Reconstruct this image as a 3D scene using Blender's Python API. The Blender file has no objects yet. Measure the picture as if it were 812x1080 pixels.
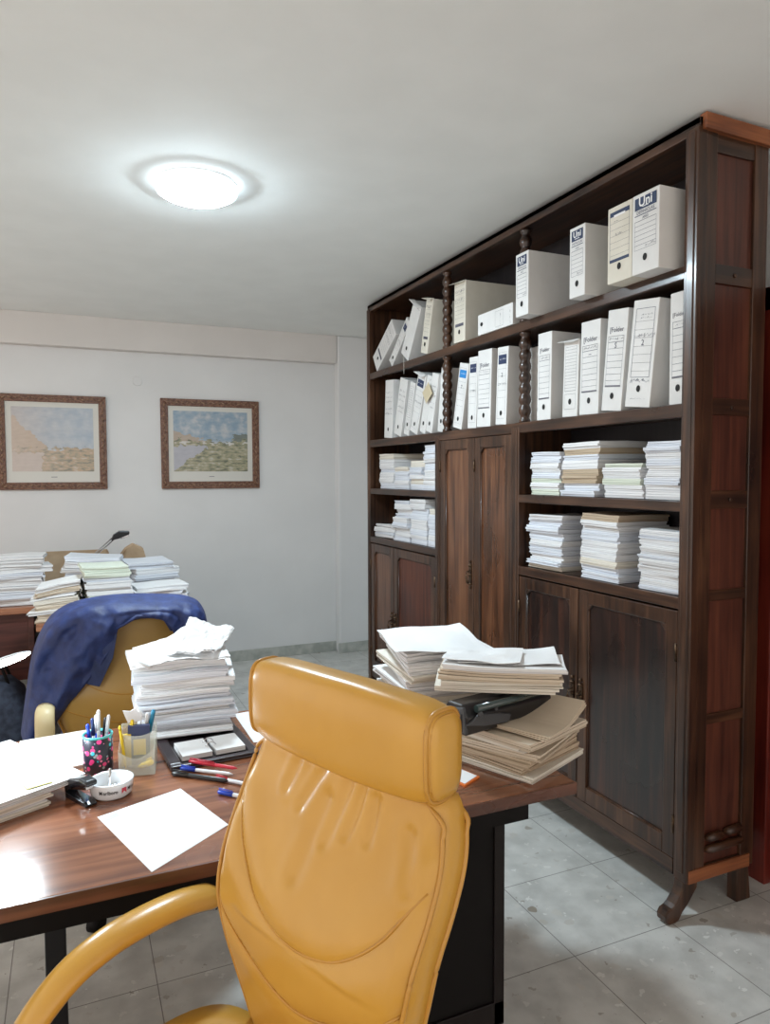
import bpy, bmesh, math, random
from mathutils import Vector, Matrix, Euler, noise
R = math.radians; PI = math.pi
random.seed(7)
sc = bpy.context.scene; COL = sc.collection

# ---------------------------------------------------------------- camera, world, lights, exposure
f_px, yaw, pit, rol, CH = 753.8, .4145, .0518, .0037, 1.4964
cam_d = bpy.data.cameras.new('camera'); cam = bpy.data.objects.new('camera', cam_d); COL.objects.link(cam)
cam_d.sensor_fit = 'VERTICAL'; cam_d.sensor_height = 24; cam_d.lens = f_px/1080*24; cam_d.clip_start = .05
fw = Vector((math.sin(yaw)*math.cos(pit), math.cos(yaw)*math.cos(pit), -math.sin(pit)))
rt = Vector((math.cos(yaw), -math.sin(yaw), 0)); up = rt.cross(fw)
r2 = rt*math.cos(rol) - up*math.sin(rol); u2 = rt*math.sin(rol) + up*math.cos(rol)
M = Matrix((r2, u2, -fw)).transposed().to_4x4(); M.translation = (0, 0, CH)
cam.matrix_world = M; sc.camera = cam
w = bpy.data.worlds.new('world'); sc.world = w; w.use_nodes = True
bg = w.node_tree.nodes['Background']; bg.inputs[0].default_value = (1.0, .90, .82, 1); bg.inputs[1].default_value = .60
sc.view_settings.view_transform = 'Standard'; sc.view_settings.look = 'None'
sc.view_settings.gamma = 1; sc.view_settings.use_curve_mapping = False
sc.view_settings.exposure = 1.38
LAMP_E = 92.0      # ceiling lamp diffuser
DESK_E = 50.0      # desk lamp glass

# ---------------------------------------------------------------- materials
def mat(name, col, rough=.5, metal=0, coat=0, emit=None, es=0, trans=0, alpha=1, spec=.5, sheen=0):
    m = bpy.data.materials.new(name); m.use_nodes = True; b = m.node_tree.nodes['Principled BSDF']
    b.inputs['Base Color'].default_value = (*col, 1); b.inputs['Roughness'].default_value = rough
    b.inputs['Metallic'].default_value = metal; b.inputs['Coat Weight'].default_value = coat
    b.inputs['Coat Roughness'].default_value = .12
    b.inputs['Transmission Weight'].default_value = trans; b.inputs['Alpha'].default_value = alpha
    b.inputs['Specular IOR Level'].default_value = spec; b.inputs['Sheen Weight'].default_value = sheen
    if emit: b.inputs['Emission Color'].default_value = (*emit, 1); b.inputs['Emission Strength'].default_value = es
    return m
def N(m, t, **k):
    n = m.node_tree.nodes.new(t)
    for a, v in k.items():
        if a.startswith('i_'): n.inputs[a[2:].replace('_', ' ')].default_value = v
        else: setattr(n, a, v)
    return n
def L(m, a, ao, b, bi): m.node_tree.links.new(a.outputs[ao], b.inputs[bi])
def bs(m): return m.node_tree.nodes['Principled BSDF']
def ramp(m, stops):
    n = N(m, 'ShaderNodeValToRGB'); e = n.color_ramp.elements
    while len(e) < len(stops): e.new(.5)
    for el, (p, c) in zip(e, stops): el.position = p; el.color = (*c, 1)
    return n
def mapped(m, scale, coord='Object'):
    tc = N(m, 'ShaderNodeTexCoord'); mp = N(m, 'ShaderNodeMapping'); mp.inputs['Scale'].default_value = scale
    L(m, tc, coord, mp, 'Vector'); return mp
def bump(m, src, out, s=.2, d=.01):
    b = N(m, 'ShaderNodeBump'); b.inputs['Strength'].default_value = s; b.inputs['Distance'].default_value = d
    L(m, src, out, b, 'Height'); L(m, b, 'Normal', bs(m), 'Normal'); return b
def noisy(name, c1, c2, scale, rough=.6, bs_=.1, d=.005, detail=5, lo=.35, hi=.65, **k):
    m = mat(name, c1, rough, **k); mp = mapped(m, scale if isinstance(scale, tuple) else (scale,)*3)
    n = N(m, 'ShaderNodeTexNoise'); n.inputs['Scale'].default_value = 1; n.inputs['Detail'].default_value = detail
    L(m, mp, 'Vector', n, 'Vector'); r = ramp(m, [(lo, c1), (hi, c2)]); L(m, n, 'Fac', r, 'Fac')
    L(m, r, 'Color', bs(m), 'Base Color')
    if bs_: bump(m, n, 'Fac', bs_, d)
    return m
def wood(name, c1, c2, c3, axis, rough=.33, coat=.15, k=1):
    m = mat(name, c1, rough, coat=coat)
    s = [38*k]*3; s['xyz'.index(axis)] = 2.2*k
    mp = mapped(m, tuple(s)); n = N(m, 'ShaderNodeTexNoise'); n.inputs['Scale'].default_value = 1
    n.inputs['Detail'].default_value = 8; n.inputs['Distortion'].default_value = .6
    L(m, mp, 'Vector', n, 'Vector')
    mp2 = mapped(m, (3, 3, 3)); n2 = N(m, 'ShaderNodeTexNoise'); n2.inputs['Scale'].default_value = 1; n2.inputs['Detail'].default_value = 3
    L(m, mp2, 'Vector', n2, 'Vector')
    r = ramp(m, [(.3, c1), (.52, c2), (.75, c3)]); mx = N(m, 'ShaderNodeMath', operation='ADD')
    ml = N(m, 'ShaderNodeMath', operation='MULTIPLY_ADD'); ml.inputs[1].default_value = .6; ml.inputs[2].default_value = -.3
    L(m, n2, 'Fac', ml, 0); L(m, n, 'Fac', mx, 0); L(m, ml, 0, mx, 1); L(m, mx, 0, r, 'Fac')
    L(m, r, 'Color', bs(m), 'Base Color')
    rr = N(m, 'ShaderNodeMath', operation='MULTIPLY_ADD'); rr.inputs[1].default_value = .3; rr.inputs[2].default_value = rough-.15
    L(m, n2, 'Fac', rr, 0); L(m, rr, 0, bs(m), 'Roughness')
    bump(m, n, 'Fac', .12, .003); return m
DK = ((.016, .007, .004), (.050, .021, .010), (.105, .047, .023))
WZ = wood('walnut_vertical', *DK, 'z'); WY = wood('walnut_long', *DK, 'y'); WX = wood('walnut_cross', *DK, 'x')
DP = wood('door_panel_wood', (.045, .017, .007), (.112, .042, .018), (.180, .076, .034), 'z', .3, .3)
DPD = wood('dark_panel_wood', (.012, .008, .007), (.03, .014, .010), (.07, .025, .014), 'z', .3, .35)
SP = wood('side_panel_wood', (.045, .012, .007), (.085, .024, .013), (.13, .04, .02), 'z', .45, .05)
WO = wood('raw_orange_wood', (.16, .05, .02), (.30, .10, .035), (.38, .14, .05), 'x', .5, 0)
DESKW = wood('desk_top_wood', (.14, .046, .022), (.26, .096, .045), (.35, .145, .072), 'x', .24, .5, .8)
DEDGE = wood('desk_edge_wood', (.05, .018, .010), (.115, .04, .022), (.17, .065, .034), 'x', .3, .3)
BDW = wood('back_desk_wood', (.22, .08, .04), (.34, .14, .07), (.42, .19, .1), 'x', .35, .2)
BDD = wood('back_desk_panel_wood', (.05, .014, .010), (.09, .025, .018), (.12, .035, .025), 'x', .5, 0)
RED = wood('red_door_wood', (.07, .008, .005), (.14, .016, .009), (.18, .025, .012), 'z', .4, .2)
BLK = mat('black_wood', (.0035, .0025, .0025), .6, spec=.2)
BLKM = mat('black_metal', (.012, .012, .014), .35, .3)
BRZ = noisy('dark_bronze', (.05, .03, .02), (.16, .10, .06), 60, .4, .2, metal=.8)
WALLM = noisy('wall_paint', (.73, .735, .735), (.76, .765, .765), 3, .75, .03, .002)
CEILM = noisy('ceiling_paint', (.82, .845, .83), (.85, .875, .86), 5, .85, .05, .002)
BEAMM = noisy('beam_paint', (.68, .65, .625), (.71, .68, .655), 3, .8, .03, .002)
BASEM = noisy('skirting_tile', (.36, .38, .35), (.52, .53, .49), 14, .35, 0)
def terrazzo():
    m = mat('terrazzo', (.5, .48, .45), .28); nt = m.node_tree; tc = N(m, 'ShaderNodeTexCoord')
    base = N(m, 'ShaderNodeTexNoise'); base.inputs['Scale'].default_value = 9; base.inputs['Detail'].default_value = 6
    L(m, tc, 'Object', base, 'Vector'); r0 = ramp(m, [(.35, (.50, .50, .475)), (.65, (.66, .66, .63))]); L(m, base, 'Fac', r0, 'Fac')
    cur = r0
    for sc_, lo, hi, thr in ((95, (.12, .11, .10), (.70, .70, .68), .10), (34, (.30, .27, .23), (.78, .78, .75), .20), (13, (.24, .19, .13), (.62, .60, .55), .13)):
        dn = N(m, 'ShaderNodeTexNoise'); dn.inputs['Scale'].default_value = sc_*1.5; L(m, tc, 'Object', dn, 'Vector')
        mv = N(m, 'ShaderNodeMixRGB'); mv.inputs['Fac'].default_value = .04; L(m, tc, 'Object', mv, 'Color1'); L(m, dn, 'Color', mv, 'Color2')
        v = N(m, 'ShaderNodeTexVoronoi'); v.inputs['Scale'].default_value = sc_; v.inputs['Randomness'].default_value = 1
        L(m, mv, 'Color', v, 'Vector')
        sp = N(m, 'ShaderNodeSeparateColor'); L(m, v, 'Color', sp, 'Color')
        ls = N(m, 'ShaderNodeMath', operation='LESS_THAN'); L(m, v, 'Distance', ls, 0)
        th = N(m, 'ShaderNodeMath', operation='MULTIPLY_ADD'); th.inputs[1].default_value = thr*3; th.inputs[2].default_value = -thr
        L(m, sp, 'Red', th, 0); L(m, th, 0, ls, 1)
        cr = ramp(m, [(.05, lo), (.3, hi), (.7, (.52, .50, .46)), (.95, hi)]); L(m, sp, 'Green', cr, 'Fac')
        mf = N(m, 'ShaderNodeMath', operation='MULTIPLY'); mf.inputs[1].default_value = .72; L(m, ls, 0, mf, 0)
        mx = N(m, 'ShaderNodeMixRGB'); L(m, mf, 0, mx, 'Fac'); L(m, cur, 'Color', mx, 'Color1'); L(m, cr, 'Color', mx, 'Color2'); cur = mx
    # joints every 0.40 m
    mp = N(m, 'ShaderNodeMapping'); mp.inputs['Location'].default_value = (-1.40+8, -1.73+8, 0); L(m, tc, 'Object', mp, 'Vector')
    sx = N(m, 'ShaderNodeSeparateXYZ'); L(m, mp, 'Vector', sx, 'Vector'); outs = []
    for ax in 'XY':
        d = N(m, 'ShaderNodeMath', operation='PINGPONG'); d.inputs[1].default_value = .2; L(m, sx, ax, d, 0)
        lt = N(m, 'ShaderNodeMath', operation='LESS_THAN'); lt.inputs[1].default_value = .0016; L(m, d, 0, lt, 0); outs.append(lt)
    mxx = N(m, 'ShaderNodeMath', operation='MAXIMUM'); L(m, outs[0], 0, mxx, 0); L(m, outs[1], 0, mxx, 1)
    jf = N(m, 'ShaderNodeMath', operation='MULTIPLY'); jf.inputs[1].default_value = .75; L(m, mxx, 0, jf, 0)
    mj = N(m, 'ShaderNodeMixRGB'); L(m, jf, 0, mj, 'Fac'); L(m, cur, 'Color', mj, 'Color1'); mj.inputs['Color2'].default_value = (.10, .09, .08, 1)
    L(m, mj, 'Color', bs(m), 'Base Color'); return m
FLOORM = terrazzo()
def leather(name, c1, c2, rough=.33):
    m = mat(name, c1, rough, coat=.12, spec=.45); tc = N(m, 'ShaderNodeTexCoord')
    n = N(m, 'ShaderNodeTexNoise'); n.inputs['Scale'].default_value = 4.5; n.inputs['Detail'].default_value = 4; L(m, tc, 'Object', n, 'Vector')
    r = ramp(m, [(.35, c1), (.65, c2)]); L(m, n, 'Fac', r, 'Fac'); L(m, r, 'Color', bs(m), 'Base Color')
    v = N(m, 'ShaderNodeTexVoronoi'); v.inputs['Scale'].default_value = 350; L(m, tc, 'Object', v, 'Vector')
    bump(m, v, 'Distance', .06, .001); return m
LEA = leather('mustard_leather', (.54, .285, .042), (.61, .335, .060), .30)
LEAD = leather('mustard_leather_seam', (.48, .235, .036), (.54, .28, .048), .33)
LEAB = leather('tan_leather', (.43, .25, .065), (.50, .30, .08), .4)
CREAM = mat('cream_vinyl', (.62, .50, .28), .45)
CHROME = mat('chrome', (.7, .7, .72), .15, 1)
NAVY = noisy('navy_cloth', (.009, .020, .095), (.020, .042, .165), 22, .6, .5, .012)
NAVYL = noisy('navy_cloth_inside', (.010, .020, .075), (.02, .035, .12), 22, .7, .2, .01)
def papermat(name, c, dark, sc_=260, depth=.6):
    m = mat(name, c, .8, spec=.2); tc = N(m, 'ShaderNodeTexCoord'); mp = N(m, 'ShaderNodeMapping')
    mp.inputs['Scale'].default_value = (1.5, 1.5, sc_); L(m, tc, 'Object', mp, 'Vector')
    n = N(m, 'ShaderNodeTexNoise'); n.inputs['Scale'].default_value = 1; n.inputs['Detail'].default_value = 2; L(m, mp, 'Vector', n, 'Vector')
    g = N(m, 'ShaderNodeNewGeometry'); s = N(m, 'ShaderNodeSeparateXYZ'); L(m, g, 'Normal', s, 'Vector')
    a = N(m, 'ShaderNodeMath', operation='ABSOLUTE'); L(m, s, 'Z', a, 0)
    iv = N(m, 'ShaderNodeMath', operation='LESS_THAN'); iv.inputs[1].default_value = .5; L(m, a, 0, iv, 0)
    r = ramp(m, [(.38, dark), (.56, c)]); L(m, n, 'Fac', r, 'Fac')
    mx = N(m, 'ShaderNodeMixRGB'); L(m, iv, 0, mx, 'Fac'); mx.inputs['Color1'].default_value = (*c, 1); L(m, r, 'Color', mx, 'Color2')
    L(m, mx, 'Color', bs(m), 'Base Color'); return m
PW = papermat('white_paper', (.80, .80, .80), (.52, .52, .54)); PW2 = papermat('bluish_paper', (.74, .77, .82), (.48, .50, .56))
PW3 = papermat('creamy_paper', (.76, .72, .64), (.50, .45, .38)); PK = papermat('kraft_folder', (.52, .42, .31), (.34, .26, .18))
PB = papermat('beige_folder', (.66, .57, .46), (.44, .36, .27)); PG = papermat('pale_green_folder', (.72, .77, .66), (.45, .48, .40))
SHEET = mat('sheet_paper', (.84, .85, .86), .7, spec=.2)
CARD = noisy('white_cardboard', (.66, .655, .64), (.72, .715, .70), 8, .7, .03, spec=.2)
CARDC = noisy('yellowed_cardboard', (.62, .585, .50), (.69, .655, .57), 8, .7, .03, spec=.2)
INK = mat('navy_ink', (.02, .035, .09), .6); INKB = mat('blue_ink', (.02, .22, .55), .6); INKG = mat('grey_ink', (.10, .10, .13), .6)
HOLE = mat('dark_hole', (.01, .01, .01), .8); WHT = mat('white_print', (.8, .8, .8), .6)
KBOX = noisy('brown_cardboard', (.42, .30, .19), (.50, .37, .24), 12, .8, .05)

# ---------------------------------------------------------------- mesh helpers
class B:
    def __init__(s): s.b = bmesh.new(); s.m = 0
    def box(s, x0, x1, y0, y1, z0, z1, mi=None, rot=None, piv=None):
        vs = [s.b.verts.new(((x0, x1)[i], (y0, y1)[j], (z0, z1)[k])) for i in (0, 1) for j in (0, 1) for k in (0, 1)]
        fs = [s.b.faces.new([vs[i] for i in q]) for q in ((0, 1, 3, 2), (4, 6, 7, 5), (0, 4, 5, 1), (2, 3, 7, 6), (0, 2, 6, 4), (1, 5, 7, 3))]
        for f in fs: f.material_index = s.m if mi is None else mi
        if rot is not None:
            p = Vector(piv or ((x0+x1)/2, (y0+y1)/2, (z0+z1)/2))
            for v in vs: v.co = rot @ (v.co-p) + p
        return vs
    def ring(s, pts): return [s.b.verts.new(p) for p in pts]
    def skin(s, a, c, close=True, mi=None):
        n = len(a); 
        for i in range(n if close else n-1):
            j = (i+1) % n
            f = s.b.faces.new((a[i], a[j], c[j], c[i])); f.material_index = s.m if mi is None else mi; f.smooth = True
    def cap(s, a, mi=None):
        f = s.b.faces.new(a); f.material_index = s.m if mi is None else mi
    def tube(s, pts, rad, n=10, mi=None, flat=1, upv=None, caps=True):
        pts = [Vector(p) for p in pts]; prev = None; nn = len(pts)
        for i, p in enumerate(pts):
            t = (pts[min(i+1, nn-1)]-pts[max(i-1, 0)]).normalized()
            u = Vector(upv) if upv else (Vector((0, 0, 1)) if abs(t.z) < .95 else Vector((1, 0, 0)))
            a = t.cross(u).normalized(); c = a.cross(t).normalized()
            r = rad[i] if isinstance(rad, (list, tuple)) else rad
            rg = s.ring([p + a*math.cos(2*PI*k/n)*r + c*math.sin(2*PI*k/n)*r*flat for k in range(n)])
            if prev: s.skin(prev, rg, mi=mi)
            elif caps: s.cap(rg[::-1], mi)
            prev = rg
        if caps: s.cap(prev, mi)
    def lathe(s, prof, c=(0, 0, 0), n=24, mi=None, sx=1, sy=1):
        prev = None
        for (r, z) in prof:
            rg = s.ring([(c[0]+sx*max(r, 1e-4)*math.cos(2*PI*k/n), c[1]+sy*max(r, 1e-4)*math.sin(2*PI*k/n), c[2]+z) for k in range(n)])
            if prev: s.skin(prev, rg, mi=mi)
            prev = rg
        return
    def prism(s, pts, d, mi=None):       # pts: loop of 3D points, extruded by vector d
        a = s.ring(pts); c = s.ring([Vector(p)+Vector(d) for p in pts])
        s.cap(a[::-1], mi); s.cap(c, mi); n = len(a)
        for i in range(n):
            j = (i+1) % n; f = s.b.faces.new((a[i], a[j], c[j], c[i])); f.material_index = s.m if mi is None else mi
    def slab(s, wx, wy, z0, t, dx=0, dy=0, rot=0, warp=None, n=6, mi=None):
        ca, sa = math.cos(rot), math.sin(rot); top = []; bot = []
        for i in range(n+1):
            for j in range(n+1):
                x = (i/n-.5)*wx; y = (j/n-.5)*wy; X = x*ca-y*sa+dx; Y = x*sa+y*ca+dy
                h = warp(x/wx*2, y/wy*2) if warp else 0
                bot.append(s.b.verts.new((X, Y, z0+h))); top.append(s.b.verts.new((X, Y, z0+t+h)))
        k = lambda i, j: i*(n+1)+j
        fs = []
        for i in range(n):
            for j in range(n):
                fs.append((top[k(i, j)], top[k(i+1, j)], top[k(i+1, j+1)], top[k(i, j+1)]))
                fs.append((bot[k(i, j)], bot[k(i, j+1)], bot[k(i+1, j+1)], bot[k(i+1, j)]))
            fs.append((bot[k(i, 0)], bot[k(i+1, 0)], top[k(i+1, 0)], top[k(i, 0)]))
            fs.append((bot[k(i+1, n)], bot[k(i, n)], top[k(i, n)], top[k(i+1, n)]))
            fs.append((bot[k(0, i+1)], bot[k(0, i)], top[k(0, i)], top[k(0, i+1)]))
            fs.append((bot[k(n, i)], bot[k(n, i+1)], top[k(n, i+1)], top[k(n, i)]))
        for q in fs:
            f = s.b.faces.new(q); f.material_index = s.m if mi is None else mi
    def build(s, name, mats, parent=None, bevel=0, smooth=None, loc=None, seg=2, norm=True):
        if norm: bmesh.ops.recalc_face_normals(s.b, faces=s.b.faces)
        me = bpy.data.meshes.new(name); s.b.to_mesh(me); s.b.free()
        if not isinstance(mats, (list, tuple)): mats = [mats]
        for m in mats: me.materials.append(m)
        if smooth is not None:
            for p in me.polygons: p.use_smooth = smooth
        o = bpy.data.objects.new(name, me); COL.objects.link(o)
        if parent: o.parent = parent
        if loc: o.location = loc
        if bevel:
            md = o.modifiers.new('bevel', 'BEVEL'); md.width = bevel; md.segments = seg; md.limit_method = 'ANGLE'; md.angle_limit = R(40)
        return o
def tag(o, label, cat=None, group=None, kind=None):
    if label: o['label'] = label
    if cat: o['category'] = cat
    if group: o['group'] = group
    if kind: o['kind'] = kind
    return o
def empty(name, loc, label, cat, rot=(0, 0, 0), group=None):
    o = bpy.data.objects.new(name, None); COL.objects.link(o); o.location = loc; o.rotation_euler = rot
    o.empty_display_size = .05; return tag(o, label, cat, group)
def struct(o, label=None): o['kind'] = 'structure'; return tag(o, label) if label else o
_tc = {}
def text_into(b, s_, size, pos, xdir, ydir, mi, sx=1, bold=0):     # flat lettering laid on a surface
    key = (s_, bold)
    if key not in _tc:
        cu = bpy.data.curves.new('lettering', 'FONT'); cu.body = s_; cu.size = 1; cu.resolution_u = 2; cu.offset = bold
        cu.align_x = 'CENTER'; cu.align_y = 'CENTER'
        to = bpy.data.objects.new('lettering', cu); COL.objects.link(to)
        dg = bpy.context.evaluated_depsgraph_get(); me = bpy.data.meshes.new_from_object(to.evaluated_get(dg))
        _tc[key] = ([v.co.copy() for v in me.vertices], [tuple(p.vertices) for p in me.polygons])
        bpy.data.objects.remove(to); bpy.data.curves.remove(cu); bpy.data.meshes.remove(me)
    vs, fs = _tc[key]; X = Vector(xdir)*size*sx; Y = Vector(ydir)*size; P = Vector(pos)
    nv = [b.b.verts.new(P+X*v.x+Y*v.y) for v in vs]
    for q in fs:
        try: f = b.b.faces.new([nv[i] for i in q]); f.material_index = mi
        except ValueError: pass

# ================================================================ THE ROOM
CZ = 2.645; WYB = 5.70; WXR = 2.31
b = B(); b.box(-3.2, WXR+.12, -2.6, WYB+.15, -.1, 0); struct(b.build('floor', FLOORM))
b = B(); b.box(-3.2, WXR+.12, -2.6, WYB+.15, CZ, CZ+.1); struct(b.build('ceiling', CEILM))
b = B(); b.box(-3.2, WXR, WYB, WYB+.15, 0, CZ); struct(b.build('wall_back', WALLM))
b = B(); b.box(WXR, WXR+.12, 1.76, WYB, 0, CZ); b.box(WXR, WXR+.12, -2.6, .70, 0, CZ); b.box(WXR, WXR+.12, .70, 1.76, 2.17, CZ)
struct(b.build('wall_right', WALLM))
b = B(); b.box(-3.2, 2.04, 5.615, WYB, 2.42, CZ); struct(b.build('trim_1', BEAMM, bevel=.004), 'plaster beam under the ceiling along the back wall')
b = B(); b.box(2.045, WXR, 5.60, WYB, 0, CZ); struct(b.build('trim_2', WALLM, bevel=.012, seg=3), 'narrow plastered pilaster in the back right corner')
b = B(); b.box(-3.2, 2.045, WYB-.012, WYB, 0, .085); struct(b.build('baseboard_back', BASEM, bevel=.003))
b = B(); b.box(2.033, WXR, 5.588, 5.60, 0, .085); struct(b.build('baseboard_pilaster', BASEM, bevel=.003))
b = B(); b.box(WXR-.035, WXR+.02, 1.76, 1.86, 0, 2.155); b.box(WXR-.035, WXR+.02, .60, .70, 0, 2.155); b.box(WXR-.035, WXR+.02, .60, 1.86, 2.07, 2.155)
struct(b.build('trim_3', RED, bevel=.004), 'dark red door frame beside the bookcase')
b = B(); b.box(WXR+.01, WXR+.05, .70, 1.76, .008, 2.10); d1 = struct(b.build('door_1', RED, bevel=.003))
b = B(); b.tube([(WXR+.01, .78, 1.0), (WXR-.04, .78, 1.0), (WXR-.04, .90, 1.0)], .009); b.build('door_handle', BRZ, d1)
# round blanking plate high on the back wall
b = B(); b.tube([(.48, WYB, 2.205), (.48, WYB-.012, 2.205)], .034, 24); tag(b.build('junction_cover', WALLM, bevel=.003), 'round wall cover painted white, high between the two pictures', 'cover')

# ceiling lamp
def ceiling_lamp(x, y, label, grp=None):
    e = empty('ceiling_lamp', (x, y, CZ), label, 'lamp', group=grp)
    b = B(); b.lathe([(0, 0), (.152, 0), (.154, -.006), (.153, -.010)], n=48); b.build('housing', mat('lamp_housing', (.85, .85, .85), .4), e, smooth=True)
    b = B(); b.lathe([(.153, -.008), (.157, -.012), (.157, -.030), (.153, -.038), (.146, -.038)], n=48)
    b.build('glass_rim', mat('lamp_rim', (.9, .95, 1), .4, emit=(.74, .90, 1.0), es=2.2), e, smooth=True)
    b = B(); b.lathe([(.147, -.036), (.143, -.041), (.134, -.047), (.112, -.056), (.06, -.063), (0, -.065)], n=48)
    b.build('diffuser', mat('lamp_diffuser', (.9, .95, 1), .5, emit=(.74, .90, 1.0), es=LAMP_E), e, smooth=True)
ceiling_lamp(.485, 2.93, 'round white ceiling lamp glowing cold white, flat on the ceiling')

# ================================================================ BOOKCASE
BX, BXB, Y0, Y1, ZT, ZB = 1.855, 2.163, 1.72, 4.488, 2.626, .128
S = {1: 2.172, 2: 1.728, 3: 1.4065, 4: 1.085}
bc = empty('bookcase', (BX, Y0, 0), 'tall dark carved wooden bookcase with shelves, doors and turned columns', 'bookcase')
def bk(b, name, mats, bevel=.0025, parent=None, label=None):
    bmesh.ops.translate(b.b, verts=b.b.verts, vec=(-BX, -Y0, 0)); o = b.build(name, mats, parent or bc, bevel)
    if label: o['label'] = label
    return o
def side(ya, yb, yout):      # framed side: stiles, rails, recessed panels
    ym = (ya+yb)/2
    b = B(); b.box(BX, BX+.075, ya, yb, ZB, ZT); b.box(BXB-.062, BXB, ya, yb, ZB, ZT); 
    s = bk(b, 'side_frame', WZ)
    b = B()
    for z0, z1 in ((.128, .172), (.655, .69), (1.072, 1.108), (1.38, 1.44), (1.69, 1.745), (2.115, 2.178), (2.53, ZT)):
        b.box(BX+.072, BXB-.058, ya+.004, yb-.004, z0, z1); bk(b, 'side_rail', WX); b = B()
    for i, z in enumerate((2.147, 1.715, 1.41)):
        b.tube([(BX+.165, ya+.006, z), (BX+.165, ya-.002, z)], .007, 10)
    bk(b, 'peg', WX)
    b = B(); b.box(BX+.07, BXB-.055, ya+.012, ya+.02, ZB+.01, ZT-.01); bk(b, 'side_panel', SP, 0)
side(Y0, Y0+.035, Y0)
b = B(); b.box(BX, BXB, Y1-.035, Y1, ZB, ZT); bk(b, 'side_panel', WZ)
# bottom carved mouldings and raw strip on the near side
b = B()
for (xa, xb, z) in ((BX+.085, BX+.16, .262), (BX+.172, BX+.25, .268), (BX+.085, BX+.255, .222)):
    b.tube([(xa, Y0+.008, z), (xa+.012, Y0-.002, z+.004), (xb-.012, Y0-.002, z+.006), (xb, Y0+.008, z+.002)], [.008, .014, .014, .008], 10)
bk(b, 'side_moulding', WX, 0)
b = B(); b.box(BX+.002, BXB-.02, Y0-.004, Y0+.004, ZB-.003, ZB+.042); bk(b, 'side_strip', WO, .001, label='raw orange wood strip at the foot of the side')
b = B(); b.box(BX+.006, BXB+.005, Y0-.016, Y0+.012, ZT-.042, ZT+.008, rot=Matrix.Rotation(R(1.0), 3, 'Y')); bk(b, 'side_strip', WO, .002, label='raw orange wood strip at the top of the side')
b = B(); b.box(BX-.004, BXB, Y0, Y1, ZT-.022, ZT); b.box(BX-.004, BX+.022, Y0, Y1, ZT-.046, ZT)
bk(b, 'cornice', WY)
b = B(); b.box(BXB-.014, BXB, Y0+.03, Y1-.03, ZB, ZT-.02); bk(b, 'back_board', BLK if False else wood('back_wood', (.005, .004, .006), (.010, .007, .009), (.016, .010, .011), 'z', .5, 0), 0)
def shelf(z, ya, yb, th=.042):
    b = B(); b.box(BX+.002, BXB-.012, ya, yb, z-th*.6, z); b.box(BX-.008, BX+.02, ya, yb, z-th, z); bk(b, 'shelf', WY, .003)
shelf(S[1], Y0+.03, Y1-.03); shelf(S[2], Y0+.03, Y1-.03, .046)
shelf(S[3], Y0+.03, 2.71, .036); shelf(S[4], Y0+.03, 2.71, .040); shelf(S[3], 3.50, Y1-.03, .036); shelf(S[4], 3.50, Y1-.03, .040)
b = B(); b.box(BX+.002, BXB-.012, Y0+.03, Y1-.03, ZB+.01, ZB+.035); b.box(BX-.004, BX+.02, Y0+.06, Y1-.03, ZB, .186); bk(b, 'bottom_rail', WY, .003)
# posts
for ya, yb, z1 in ((Y0-.002, Y0+.052, ZT-.03), (Y1-.046, Y1+.002, ZT-.03), (2.702, 2.762, S[2]-.02), (3.458, 3.508, S[2]-.02)):
    b = B(); b.box(BX-.010, BX+.028, ya, yb, ZB, z1); b.box(BX-.014, BX, ya+.012, yb-.012, ZB+.03, z1-.01); bk(b, 'post', WZ, .003)
b = B(); b.box(BX+.02, BXB-.012, 2.722, 2.742, ZB, S[2]-.02); bk(b, 'partition', WZ, 0)
b = B(); b.box(BX+.02, BXB-.012, 3.473, 3.493, ZB, S[2]-.02); bk(b, 'partition', WZ, 0)
for yc in (2.705, 3.427):
    for z0, z1 in ((S[2], S[1]-.04), (S[1], ZT-.045)):
        h = z1-z0; b = B(); prof = [(.0, 0), (.026, 0), (.026, .012), (.018, .02)]
        nb = 7
        for k in range(nb):
            zc = .03+(h-.06)*(k+.5)/nb; hh = (h-.06)/nb/2
            prof += [(.0195, zc-hh*.95), (.0255, zc-hh*.5), (.028, zc), (.0255, zc+hh*.5), (.0195, zc+hh*.95)]
        prof += [(.018, h-.02), (.026, h-.012), (.026, h), (0, h)]
        b.lathe(prof, (BX+.024, yc, z0), 20); bk(b, 'turned_column', WZ, 0)
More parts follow.
